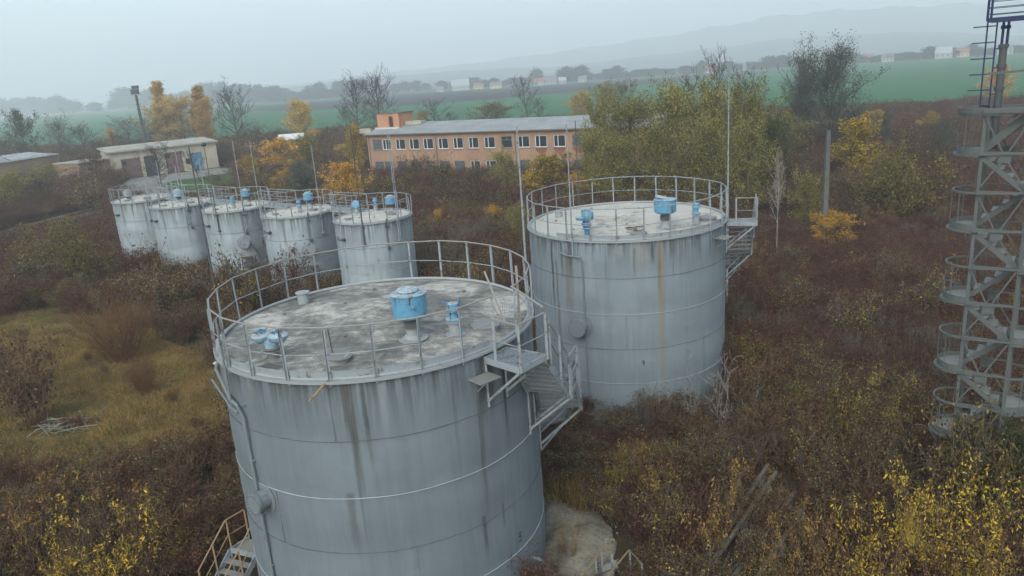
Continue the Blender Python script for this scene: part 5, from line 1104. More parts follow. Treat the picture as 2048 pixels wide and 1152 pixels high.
addp('olive', 4, lambda i: tree_p('olive_tree', sk_tree(100+i, 7, 6.5, .06, 30, 5, 4, 'round', .016), 'olive', 'grey', 7, 6.5, 8, .17, spread=.2, seed=i, clump=.2, asp=.65))
addp('dull_green', 2, lambda i: tree_p('green_tree', sk_tree(130+i, 7, 5, .1, 24, 5, 4, 'round', .016), 'green', 'dark', 7, 5, 5, .2, spread=.2, seed=i, clump=.2))
addp('silver', 2, lambda i: tree_p('silver_tree', sk_tree(140+i, 9, 10, .12, 30, 6, 5, 'vase', .018), 'silver', 'dark', 9, 10, 8, .2, spread=.26, seed=i, clump=.3, asp=.4))
addp('ochre', 3, lambda i: tree_p('yellow_tree', sk_tree(150+i, 14, 9, .15, 30, 6, 4, 'round', .014), 'ochre', 'grey', 14, 9, 6, .34, spread=.32, seed=i, clump=.15))
addp('orange', 3, lambda i: tree_p('orange_tree', sk_tree(160+i, 6, 4, .12, 22, 5, 4, 'round', .014), 'orange', 'grey', 6, 4, 8, .17, spread=.16, seed=i, clump=.25))
addp('poplar', 2, lambda i: tree_p('poplar', sk_tree(170+i, 20, 2.4, .08, 44, 4, 4, 'column', .012), 'ochre', 'grey', 20, 3.6, 9, .36, spread=.24, seed=i, clump=.22))
addp('bare', 4, lambda i: tree_p('bare_tree', sk_tree(180+i, 12, 9, .15, 30, 6, 5, 'round', .018), None, 'dark', 12, 9, 0, 0, minr=.022))
addp('bare_thin', 2, lambda i: tree_p('bare_tree', sk_tree(190+i, 10, 5, .25, 20, 5, 4, 'vase', .012), None, 'dark', 10, 5, 0, 0, minr=.018))
addp('yellow', 3, lambda i: tree_p('yellow_tree', sk_tree(200+i, 5, 3.2, .08, 22, 5, 4, 'round', .012), 'yellow', 'grey', 5, 3.2, 9, .16, spread=.13, seed=i, clump=.22))
addp('yellow_slim', 2, lambda i: tree_p('yellow_tree', sk_tree(210+i, 7, 2.2, .15, 26, 4, 3, 'column', .012), 'yellow', 'pale', 7, 2.2, 11, .17, spread=.14, seed=i, clump=.25))
addp('birch', 1, lambda i: tree_p('birch_tree', sk_tree(222+i, 9, 2.4, .35, 24, 4, 3, 'column', .009), 'orange', 'white', 9, 2.4, 1, .09, spread=.08, seed=i, keep=.35))
addp('brown_tree', 3, lambda i: tree_p('brown_tree', sk_tree(230+i, 6, 5.5, .06, 26, 5, 4, 'round', .014), 'mixed', 'dark', 6, 5.5, 3, .14, spread=.18, seed=i, clump=.2, keep=.7))
def shrub_p(name, sk, lm, bm, H, wid, per, size, minr=.006, **kw): return Proto(name, leaves(sk.tip, per, size, **kw) if per else None, LM[lm] if per else None, tubes(sk.seg, minr=minr), BM[bm], wid, H, 'foliage', 'stems')
addp('brown_bush', 4, lambda i: shrub_p('brown_bush', sk_shrub(300+i, 1.8, 2.0, 18, 8, 4), 'brown', 'brown', 1.8, 2.0, 2, .08, minr=.008, spread=.09, seed=i, keep=.6, clump=.25))
addp('mixed_bush', 4, lambda i: shrub_p('autumn_bush', sk_shrub(310+i, 1.8, 2.0, 16, 8, 3), 'mixed', 'grey', 1.8, 2.0, 3, .08, minr=.008, spread=.09, seed=i, keep=.75, clump=.3))
addp('olive_bush', 3, lambda i: shrub_p('olive_bush', sk_shrub(320+i, 1.8, 2.0, 14, 7, 3), 'olivebush', 'brown', 1.8, 2.0, 4, .08, spread=.09, seed=i, clump=.2))
addp('red_bush', 4, lambda i: shrub_p('red_bush', sk_shrub(330+i, 1.7, 1.7, 34, 6, 2, .6, .06, .009, .06), 'purple', 'red', 1.7, 1.7, 1, .07, spread=.07, seed=i, keep=.55))
addp('russet_bush', 3, lambda i: shrub_p('russet_bush', sk_shrub(340+i, 1.7, 1.9, 22, 6, 2, .6, .06, .011, .08), 'russet', 'red', 1.7, 1.9, 2, .08, spread=.08, seed=i, keep=.8, clump=.2))
addp('bare_bush', 3, lambda i: shrub_p('bare_bush', sk_shrub(350+i, 2.2, 2.6, 16, 8, 5, .8, .03, .013, .12), None, 'grey', 2.2, 2.6, 0, 0, minr=.007))
addp('pale_sapling', 3, lambda i: shrub_p('bare_sapling', sk_shrub(360+i, 2.6, 1.5, 3, 8, 4, .55, .06, .012, .07), None, 'pale', 2.6, 1.5, 0, 0, minr=.008))
addp('dark_sapling', 2, lambda i: shrub_p('bare_sapling', sk_shrub(370+i, 3.0, 1.2, 3, 9, 3, .4, .10, .010, .04), None, 'brown', 3.0, 1.2, 0, 0, minr=.007))
addp('willow', 2, lambda i: shrub_p('willow_bush', sk_shrub(380+i, 2.2, 2.8, 150, 4, 1, 1.0, .02, .0045, .035), 'russet', 'orange', 2.2, 2.8, 1, .05, spread=.05, seed=i, keep=.25))
addp('sumac', 4, lambda i: shrub_p('yellow_bush', sk_shrub(390+i, 2.4, 2.4, 13, 5, 1, .75, .05, .011, .10), 'yellow', 'brown', 2.4, 2.4, 10, .10, spread=.08, seed=i, droop=.8, asp=.4, keep=.62, clump=.28))
addp('sumac_olive', 2, lambda i: shrub_p('yellow_bush', sk_shrub(400+i, 2.4, 2.4, 12, 5, 1, .7, .05, .011, .10), 'yolive', 'brown', 2.4, 2.4, 10, .10, spread=.08, seed=i, droop=.8, asp=.4, keep=.7, clump=.2)) if LM.setdefault('yolive', leafmat('olive yellow leaves', [(.24, .20, .04), (.32, .25, .04), (.16, .15, .035), (.28, .20, .04)])) else None
addp('sumac_sparse', 2, lambda i: shrub_p('sparse_yellow_bush', sk_shrub(410+i, 2.0, 2.6, 14, 5, 1, .8, .04, .010, .12), 'yorange', 'brown', 2.0, 2.6, 9, .10, spread=.07, seed=i, droop=.7, asp=.4, keep=.26, clump=.15)) if LM.setdefault('yorange', leafmat('orange yellow leaves', [(.34, .22, .045), (.26, .17, .05), (.38, .21, .05), (.20, .15, .05)])) else None
addp('far', 4, lambda i: tree_p('village_tree', sk_tree(420+i, 12, 9, .03, 26, 4, 2, 'round', .02), 'far', 'dark', 12, 11, 7, 1.1, spread=1.0, seed=i, clump=.2, minr=.06))
def weed_p(i, lm, bm_, H=1.3, n=70, lf=.05):
    V, Q, T = blades(n, H, 1.4, .007, i, .12, .1); tips = np.concatenate([T, np.tile([0, 0, 1.], (len(T), 1))], 1); tips2 = tips.copy(); tips2[:, 2] *= .82; a = leaves(np.concatenate([tips, tips2]), 3, lf, spread=.05, seed=i)
    return Proto('dry_weeds', a, LM[lm], (V, Q), BM[bm_], 1.4, H)
addp('weeds', 3, lambda i: weed_p(500+i, 'brown', 'straw')); addp('red_weeds', 3, lambda i: weed_p(510+i, 'purple', 'red', 1.4, 110))
def grass_p(i, lm, n=260, H=.42): V, Q, _ = blades(n, H, 1.5, .010, i, .5, .35); return Proto('grass', (V, Q), LM[lm], None, None, 1.5, H)
addp('grass', 3, lambda i: grass_p(520+i, 'grass')); addp('green_grass', 2, lambda i: grass_p(530+i, 'greengrass', 260, .25))
# ---- individually placed plants
def height_at(P, ty):
    lo, hi = .1, 60
    for _ in range(40):
        m_ = (lo+hi)/2
        if pix(P.x, P.y, m_)[1] > ty: lo = m_
        else: hi = m_
    return lo
cnt = {}
def plant(kind, bx, by, ty, wpx, label, group=None, cat=None, seed=None):
    P = at(bx, by); Hh = height_at(P, ty); D_ = math.hypot(P.x, P.y); k = cnt.get(kind, 0); cnt[kind] = k+1; pr = PR[kind][k % len(PR[kind])]
    sx = wpx*P.y/F*1.02/pr.w; sz = Hh/pr.h; rz = (k*2.39+bx*.01) % 6.283; nm = pr.names[0]
    main = pr.crown if pr.crown is not None else pr.stem
    tree = pr.names[2] == 'trunk'
    if pr.crown is None:
        o = bpy.data.objects.new(nm, pr.stem); COL.objects.link(o)
    elif tree:
        o = bpy.data.objects.new(nm, None); COL.objects.link(o)
        for n_, me in (('crown', pr.crown), ('trunk', pr.stem)): c = bpy.data.objects.new(n_, me); COL.objects.link(c); c.parent = o
    else:
        o = bpy.data.objects.new(nm, pr.crown); COL.objects.link(o); c = bpy.data.objects.new('stems', pr.stem); COL.objects.link(c); c.parent = o
    o.location = (P.x, P.y, -.05); o.rotation_euler.z = rz; o.scale = (sx, sx, sz)
    tag(o, label, cat or {'olive_tree': 'tree'}.get(nm, 'tree' if 'tree' in nm or nm == 'poplar' else ('sapling' if 'sapling' in nm else 'bush')), group); return o
PLACED = []
def PL_(*rows):
    for r_ in rows: plant(*r_); PLACED.append(r_)
PL_(('dull_green', 62, 332, 234, 62, 'dark green tree over the low ochre shed at far left'), ('brown_tree', 128, 326, 250, 66, 'brown tree with orange tips between the shed and the dark green tree'),
 ('brown_tree', 22, 345, 286, 80, 'low brown thicket tree at the left picture edge, before the green field'), ('bare', 175, 322, 258, 70, 'grey bare tree just right of the low ochre shed'), ('brown_tree', 200, 330, 285, 80, 'dark scrubby tree above the brick annex'),
 ('orange', 228, 303, 262, 24, 'small bright orange tree behind the garage roof'), ('bare', 262, 300, 244, 80, 'bare grey tree left of the floodlight mast'), ('bare', 318, 302, 245, 64, 'bare grey tree between the floodlight mast and the yellow poplars'),
 ('ochre', 350, 300, 216, 74, 'low broad yellow tree at the foot of the left poplar'), ('poplar', 336, 292, 155, 38, 'tall yellow poplar, left one of the pair behind the garage'), ('ochre', 376, 296, 205, 84, 'large round ochre tree between the two poplars'), ('poplar', 411, 292, 165, 40, 'tall yellow poplar, right one of the pair behind the garage'), ('orange', 420, 300, 208, 44, 'orange tree tight against the right poplar'),
 ('bare', 478, 304, 188, 82, 'dark bare tree standing alone right of the yellow poplars'), ('brown_tree', 520, 318, 262, 90, 'brown bushy tree right of the dark bare tree'), ('brown_tree', 455, 330, 290, 70, 'dark brown shrub tree right of the garage end'),
 ('ochre', 612, 300, 212, 62, 'yellow tree behind the small white roofed hut'), ('brown_tree', 655, 308, 262, 70, 'dark brown tree between the hut and the brick building'), ('brown_tree', 560, 300, 262, 50, 'low brown tree left of the small hut'),
 ('orange', 575, 356, 282, 84, 'big orange and olive tree left of and below the small hut'), ('olive', 612, 352, 285, 70, 'olive tree touching the big orange one near the hut'), ('yellow_slim', 508, 372, 312, 28, 'slim yellow birch between the garage and the big orange tree'), ('orange', 578, 392, 342, 44, 'small orange tree behind the third small tank'), ('silver', 606, 408, 345, 100, 'silvery green willow behind the fourth small tank'),
 ('bare', 720, 282, 168, 74, 'large bare tree at the left end of the brick building, left of two'), ('bare', 764, 276, 162, 78, 'large bare tree behind the roof house, right of two'), ('bare_thin', 700, 300, 215, 44, 'thin bare tree left of the two large bare ones'),
 ('yellow', 716, 356, 262, 40, 'narrow bright yellow tree at the left corner of the brick building'), ('orange', 706, 428, 335, 84, 'bright orange bushy tree between the fourth and fifth small tanks'), ('orange', 660, 420, 372, 40, 'small orange tree left of the bright orange bushy one'),
 ('bare_thin', 874, 262, 206, 60, 'bare tree behind the roof of the brick building, leftmost there'), ('yellow', 848, 256, 226, 30, 'little yellow tree behind the brick building roof'), ('bare_thin', 905, 262, 226, 40, 'thin bare tree second from the left behind the brick building'), ('olive', 985, 262, 215, 100, 'wide olive tree rising behind the middle of the brick building'),
 ('bare_thin', 1058, 258, 164, 56, 'tallest thin bare tree behind the brick building'), ('bare_thin', 1082, 258, 200, 44, 'short bare tree right of the tallest thin one'), ('orange', 1163, 250, 192, 46, 'round orange tree behind the right end of the brick building'), ('olive', 1215, 262, 184, 74, 'olive tree just right of the round orange tree'), ('brown_tree', 1250, 262, 178, 60, 'brown tree behind the front row of olive trees'))
PL_(('olive', 1205, 372, 236, 90, 'olive tree touching the right end of the brick building'), ('olive', 1262, 392, 228, 130, 'large olive tree, second from the brick building'), ('olive', 1345, 388, 208, 130, 'large tall olive tree in the middle of the olive grove'), ('olive', 1425, 386, 205, 120, 'tall olive tree left of the pale thin mast'), ('olive', 1500, 392, 216, 120, 'olive tree right of the pale thin mast'),
 ('olive', 1225, 420, 296, 110, 'low front olive tree behind the left part of the second tank rail'), ('olive', 1318, 424, 282, 120, 'low front olive tree straight behind the blue vent of the second tank'), ('olive', 1410, 424, 272, 120, 'low front olive tree behind the right part of the second tank rail'), ('olive', 1495, 436, 280, 110, 'low front olive tree above the second tank stairs'), ('dull_green', 1540, 404, 250, 80, 'dull green tree at the right end of the olive grove'),
 ('bare_thin', 1430, 322, 124, 60, 'high bare crown sticking out above the olive grove'), ('bare_thin', 1375, 330, 165, 70, 'bare twiggy top left of the highest bare crown'), ('bare_thin', 1500, 330, 160, 70, 'bare twiggy top between the highest crown and the silver tree'),
 ('bare_thin', 1592, 300, 118, 70, 'tall bare tree behind the left side of the silver tree'), ('silver', 1660, 318, 148, 178, 'very large silver grey tree before the green field'), ('silver', 1602, 310, 190, 90, 'smaller silver grey tree left against the very large one'), ('silver', 1765, 306, 246, 60, 'low silver bush right of the very large silver tree'),
 ('yellow', 1708, 372, 252, 96, 'bright yellow tree right of the lone concrete post'), ('yellow_slim', 1750, 272, 220, 24, 'small slim yellow tree below the silver tree, before the green field'), ('yellow_slim', 1862, 268, 222, 26, 'slim yellow sapling at the far edge of the scrub, right one of the pair'), ('yellow_slim', 1836, 274, 240, 14, 'tiny yellow sapling left of the slim yellow one'), ('orange', 1990, 215, 140, 54, 'orange tree far behind the tower mast'),
 ('birch', 1553, 520, 298, 34, 'white stemmed birch with a few orange leaves right of the second tank'), ('orange', 1660, 504, 428, 84, 'orange yellow shrub at the foot of the concrete post'), ('olive_bush', 1730, 440, 345, 120, 'olive brown bush below the bright yellow tree'), ('olive_bush', 1820, 455, 330, 120, 'olive brown bush left of the stair tower, halfway up'), ('olive_bush', 1640, 420, 350, 80, 'olive bush left of the concrete post top'),
 ('yellow', 1092, 398, 318, 88, 'bright yellow bushy tree before the right end of the brick building'), ('orange', 1160, 402, 352, 60, 'orange bush right of the bright yellow one behind the second tank'), ('olive', 1010, 400, 318, 60, 'olive brown tree before the middle of the brick building'), ('brown_tree', 900, 430, 338, 90, 'brown thicket tree before the brick building, left'), ('brown_tree', 960, 440, 350, 80, 'brown thicket tree before the brick building, centre'), ('brown_tree', 840, 400, 325, 90, 'dark plum thicket tree under the left windows'),
 ('bare_bush', 892, 580, 440, 130, 'grey twiggy bare bush right of the fifth small tank'), ('bare_bush', 950, 520, 430, 90, 'bare bush behind the grey twiggy one'), ('orange', 878, 480, 425, 30, 'small orange leaved shrub between the fifth small tank and the second big tank'))
PL_(('bare', 322, 372, 300, 78, 'round bare shrub in front of the garage doors'), ('bare_thin', 398, 362, 305, 50, 'thin bare tree before the blue gate'), ('brown_tree', 205, 388, 318, 90, 'brown bushy tree before the brick annex'), ('olive', 100, 385, 340, 90, 'olive bushy tree before the low ochre shed'), ('mixed_bush', 180, 425, 365, 110, 'low autumn bush left of the leftmost small tank'),
 ('olive_bush', 212, 590, 478, 110, 'dark green olive bush at the foot of the leftmost small tank'), ('olive_bush', 345, 560, 490, 50, 'narrow olive bush before the second small tank'), ('russet_bush', 290, 580, 490, 90, 'russet bush before the leftmost two small tanks'), ('mixed_bush', 350, 640, 545, 130, 'dark autumn bush with yellow leaves left of the nearest tank rail'), ('mixed_bush', 480, 660, 520, 110, 'autumn bush with yellow leaves seen through the nearest tank rail'),
 ('bare_bush', 500, 580, 462, 110, 'bare bush before the round manhole of the middle small tank'), ('dark_sapling', 550, 600, 460, 60, 'slender bare sapling before the fourth small tank'), ('russet_bush', 585, 620, 510, 90, 'russet bush with dark leaves before the fourth small tank'),
 ('willow', 245, 722, 596, 140, 'round orange brown willow bush of fine upright twigs in the meadow'), ('willow', 292, 792, 712, 60, 'smaller orange brown willow bush nearer than the round one'), ('brown_bush', 70, 850, 706, 150, 'big brown twiggy bush left in the meadow, by the brush pile'), ('brown_bush', 20, 800, 690, 110, 'brown twiggy bush cut by the left picture edge'),
 ('pale_sapling', 445, 815, 740, 60, 'pale bare sapling leaning by the left side of the nearest tank'),
 ('dark_sapling', 1222, 812, 682, 50, 'tall dark bare sapling before the second big tank, leftmost'), ('dark_sapling', 1246, 815, 725, 40, 'shorter dark bare sapling right of the tallest one at the second tank'), ('pale_sapling', 1322, 850, 770, 56, 'pale bare sapling at the foot of the second tank, leftmost pale one'), ('pale_sapling', 1352, 840, 790, 40, 'low pale bare sapling at the foot of the second tank'),
 ('pale_sapling', 1392, 868, 728, 60, 'tall pale bare sapling before the right side of the second tank'), ('pale_sapling', 1438, 890, 716, 80, 'tallest pale bare sapling right of the second tank'), ('pale_sapling', 1482, 880, 790, 50, 'small pale sapling right of the tallest pale one'),
 ('olive_bush', 1512, 772, 678, 92, 'yellow green bush right of the second tank foot'), ('olive_bush', 1465, 760, 665, 50, 'yellow green bush touching the right side of the second tank'), ('yellow', 1608, 806, 758, 42, 'small bright yellow green bush in the red scrub'),
 ('sumac_olive', 1728, 915, 765, 130, 'yellow leaved shrub standing dark in the middle of the right scrub'), ('olive_bush', 1672, 905, 822, 80, 'olive bush left against the yellow leaved shrub in the scrub'),
 ('sumac', 1965, 1200, 985, 210, 'big bright yellow bush in the lower right corner'), ('sumac', 1832, 1165, 950, 165, 'bright yellow bush left of the big one in the lower right corner'), ('sumac', 1905, 1240, 1060, 200, 'yellow bush at the bottom edge between the two big yellow ones'), ('sumac', 1740, 1240, 1010, 180, 'yellow bush at the bottom edge, third from the right corner'),
 ('sumac_sparse', 1640, 1200, 1000, 180, 'sparse yellow bush over the right pipeline'), ('sumac_sparse', 1575, 1210, 1050, 110, 'sparse orange yellow bush between the pipelines'), ('sumac_sparse', 1420, 1130, 940, 170, 'sparse yellow bush left of the pipelines'), ('sumac_sparse', 1280, 1010, 880, 150, 'sparse yellow bush near the foot of the nearest tank stairs'), ('sumac_olive', 1240, 1000, 892, 90, 'yellow olive bush beside the concrete apron'),
 ('sumac_sparse', 1330, 1060, 930, 130, 'sparse yellow bush between the apron and the pipelines'), ('sumac', 235, 1240, 1028, 210, 'bright yellow bush at the lower left'), ('sumac', 160, 1260, 1090, 130, 'yellow bush left against the bright one at the bottom edge'), ('sumac_sparse', 60, 1180, 975, 200, 'pale orange sparse bush in the lower left corner'), ('sumac_sparse', 335, 1120, 950, 210, 'sparse yellow bush behind the bright yellow one at lower left'), ('sumac_sparse', 200, 1060, 940, 200, 'sparse yellow bush at the edge of the meadow, lower left'),
 ('sumac_sparse', 1140, 1125, 1020, 60, 'small sparse orange leaved shrub on the concrete apron'), ('grass', 1130, 1000, 955, 90, 'tuft of dry grass at the edge of the concrete apron'), ('grass', 1175, 1010, 960, 80, 'second tuft of dry grass right of the first on the apron edge'))
PL_(('mixed_bush', 1895, 1068, 872, 150, 'tall autumn bush right against the left foot of the stair tower'), ('olive_bush', 1962, 1080, 868, 160, 'tall olive bush hiding the feet of the stair tower'), ('mixed_bush', 2040, 1090, 866, 160, 'tall autumn bush cut by the right edge below the tower'), ('mixed_bush', 1955, 960, 836, 140, 'tall autumn bush standing among the legs of the stair tower'), ('dull_green', 1925, 1060, 884, 110, 'nearest leafy scrub tree hiding the left leg of the stair tower'), ('dull_green', 2010, 1075, 878, 130, 'nearest leafy scrub tree at the right edge hiding the tower base'), ('brown_tree', 1888, 966, 848, 90, 'leafy dark scrub tree at the left foot of the stair tower'), ('brown_tree', 1948, 972, 842, 110, 'leafy dark scrub tree in front of the stair tower foot'), ('brown_tree', 2012, 985, 850, 110, 'leafy dark scrub tree at the right edge below the stair tower'), ('olive', 1975, 930, 850, 90, 'olive leaved bush tree behind the stair tower foot'),
 ('brown_tree', 1565, 455, 330, 90, 'reddish brown scrub tree right behind the birch'), ('brown_tree', 1598, 400, 290, 80, 'reddish brown tree under the left side of the silver tree'), ('olive', 1612, 470, 372, 80, 'olive scrub tree between the birch and the concrete post'), ('brown_tree', 1690, 470, 370, 90, 'brown scrub tree right of the concrete post foot'),
 ('olive', 1770, 430, 330, 90, 'olive scrub tree below the slim yellow tree'), ('brown_tree', 1870, 430, 318, 90, 'brown scrub tree left of the stair tower top'), ('brown_tree', 1812, 350, 268, 100, 'plum brown scrub tree at the edge of the green field, right'), ('brown_tree', 1905, 330, 250, 90, 'plum brown scrub tree beside the stair tower top'), ('silver', 1880, 340, 268, 70, 'silvery bush at the far edge of the scrub near the stair tower'), ('silver', 1700, 300, 235, 60, 'silvery bush at the right foot of the very large silver tree'),
 ('olive', 1562, 340, 246, 110, 'olive tree filling the gap between grove and silver tree'), ('olive', 1290, 350, 232, 130, 'olive tree at the back of the grove, left half'), ('olive', 1470, 350, 228, 130, 'olive tree at the back of the grove, right half'), ('olive', 1190, 400, 285, 80, 'olive bush tree hiding the lower right corner of the brick building'),
 ('mixed_bush', 1590, 640, 560, 90, 'autumn bush alone in the red scrub, below the birch'), ('mixed_bush', 1700, 690, 600, 110, 'autumn bush in the middle of the red scrub'), ('mixed_bush', 1840, 640, 560, 110, 'autumn bush in the red scrub left of the stair tower'), ('olive_bush', 1570, 860, 770, 110, 'olive bush between the pale saplings and the yellow leaved shrub'), ('mixed_bush', 1820, 880, 790, 100, 'autumn bush right of the yellow leaved shrub'),
 ('bare_bush', 1500, 940, 850, 110, 'bare twiggy bush at the upper end of the pipelines'), ('bare_bush', 1640, 1010, 930, 100, 'bare twiggy bush right of the pipelines'), ('olive_bush', 130, 560, 470, 100, 'olive bush left of the leftmost small tank foot'), ('mixed_bush', 60, 600, 520, 120, 'autumn bush at the far left above the meadow'), ('brown_tree', 300, 300, 268, 60, 'low brown tree at the floodlight mast foot'),
 ('brown_tree', 90, 420, 362, 100, 'plum brown scrub tree above the concrete road'), ('olive', 30, 430, 360, 90, 'olive scrub tree at the left edge above the concrete road'), ('brown_tree', 440, 395, 355, 70, 'brown scrub tree right of the garage yard'), ('brown_tree', 530, 420, 365, 70, 'brown scrub tree behind the middle small tank'), ('brown_tree', 790, 450, 370, 80, 'brown scrub tree right behind the fifth small tank'), ('olive', 1040, 520, 430, 60, 'olive scrub tree left of the second big tank'), ('mixed_bush', 930, 620, 540, 90, 'autumn bush seen through the far rail of the nearest tank'))
PL_(('yellow', 505, 350, 318, 50, 'small yellow tree right of the garage end'), ('ochre', 690, 330, 292, 50, 'ochre tree left of the narrow bright yellow one'), ('yellow', 1060, 410, 352, 60, 'yellow bush in front of the brick building, left of the bright one'), ('yellow', 1215, 408, 350, 60, 'yellow bush seen through the left rail of the second tank'), ('orange', 990, 470, 415, 36, 'small orange bush midway between brick building and second tank'),
 ('brown_tree', 245, 312, 275, 60, 'brown tree directly behind the garage roof, left'), ('brown_tree', 150, 350, 305, 60, 'brown tree between the low ochre shed and the brick annex'), ('yellow', 560, 410, 372, 36, 'small yellow tree behind the third and fourth small tanks'), ('sumac', 1500, 745, 690, 50, 'small yellow leaved bush right of the second tank, above the olive one'))
rg = random.Random(50)
# trees of the village line, hazy and hardly told apart
def vy_(x): return float(np.interp(x, [0, 200, 300, 480, 560, 820, 1024, 1250, 1420, 1600, 1900, 2048], [236, 225, 217, 207, 204, 185, 174, 158, 148, 136, 118, 108]))
for k in range(96):
    x = -20+k*22+rg.uniform(-9, 9); h = rg.choice((14, 18, 22, 26, 12, 16))*(1.35 if x < 620 else 1.0 if x < 1250 else .85)
    if 1270 < x < 1400: h *= .7
    plant('far', x, vy_(x)-rg.uniform(1.5, 3.0), vy_(x)-h, h*rg.uniform(1.0, 1.7), 'hazy grey tree in the far village line', 'hazy trees of the far village', 'tree')
for k in range(70):
    x = 960+k*16+rg.uniform(-7, 7); h = rg.uniform(7, 13); plant('far', x, vy_(x)-rg.uniform(2, 4), vy_(x)-h-3, h*rg.uniform(1.6, 3.0), 'hazy grey tree in the far village line', 'hazy trees of the far village', 'tree')
for k in range(34):
    x = 430+k*9+rg.uniform(-5, 5)
    if x > 720: break
    plant('far', x, vy_(x)-.5, vy_(x)-rg.uniform(16, 32)*(1 if x < 560 else .5), rg.uniform(18, 30), 'hazy grey tree in the far village line', 'hazy trees of the far village', 'tree')
# ------------------------------------------------------------------ stuff: scrub, weeds, grass as instances on points
def inside(poly, x, y):
    c = False; j = len(poly)-1
    for i in range(len(poly)):
        xi, yi = poly[i]; xj, yj = poly[j]
        if (yi > y) != (yj > y) and x < (xj-xi)*(y-yi)/(yj-yi)+xi: c = not c
        j = i
    return c
YARD = [(195, 408), (235, 365), (262, 350), (480, 330), (485, 385), (474, 400), (300, 412)]; ROAD = [(-120, 500), (20, 458), (210, 410), (224, 444), (60, 492), (-100, 520)]; APRON = [(1060, 985), (1125, 985), (1190, 1012), (1240, 1060), (1300, 1090), (1310, 1190), (1080, 1230)]
PIPES = [(1536, 935), (1600, 975), (1480, 1180), (1370, 1180)]
cl_root = root_b = None
bx0 = Vector((L_.x, L_.y, 0)); gx0 = Vector((A.x, A.y, 0))
def blocked(x, y):
    for (cx, cy_, rr) in ((T1[0], T1[1], R1+.35), (T2[0], T2[1], R2+.3), *[(p[0][0], p[0][1], R5+.3) for p in SM], (C0.x+u.x*.6+v.x*.6, C0.y+u.y*.6+v.y*.6, 1.3), (st.location.x, st.location.y, 1.7), (st.location.x-.5, st.location.y-1.5, 1.5)):
        if (x-cx)**2+(y-cy_)**2 < rr*rr: return True
    q = Vector((x, y, 0))-bx0; a_, b_ = q.dot(dB), q.dot(nB)
    if -1 < a_ < LB2+1 and -.9 < b_ < 12: return True
    q = Vector((x, y, 0))-gx0; a_, b_ = q.dot(dG), q.dot(Vector((-dG.y, dG.x, 0)))
    if -1 < a_ < LG+1 and -.9 < b_ < 9: return True
    q = Vector((x, y, 0))-A3; a_, b_ = q.dot(d3), q.dot(Vector((-d3.y, d3.x, 0)))
    if -1 < a_ < L3+1 and -.9 < b_ < 9: return True
    return False
SC = {'red': [], 'scrub': [], 'weeds': [], 'grass': []}
KN = {'red': ['red_bush', 'russet_bush', 'red_weeds', 'bare_bush'], 'scrub': ['brown_bush', 'mixed_bush', 'olive_bush', 'sumac_sparse'], 'weeds': ['weeds'], 'grass': ['grass', 'green_grass']}
IDX = {}
for g in KN:
    o_ = 0
    for k in KN[g]: IDX[(g, k)] = (o_, len(PR[k])); o_ += len(PR[k])
FH = [1.0]
def put(g, kind, x, y, s, hz_=1.0):
    a_, n_ = IDX[(g, kind)]; SC[g].append((x, y, -.04, rg.uniform(0, 6.283), s*rg.uniform(.85, 1.15), s*hz_/FH[0]*rg.uniform(.7, 1.2), a_+rg.randrange(n_)))
edge_y = lambda px: float(np.interp(px, [-300, 0, 180, 330, 500, 700, 900, 1200, 1560, 1750, 2048, 2300], [360, 306, 300, 290, 284, 266, 258, 242, 228, 222, 210, 198]))
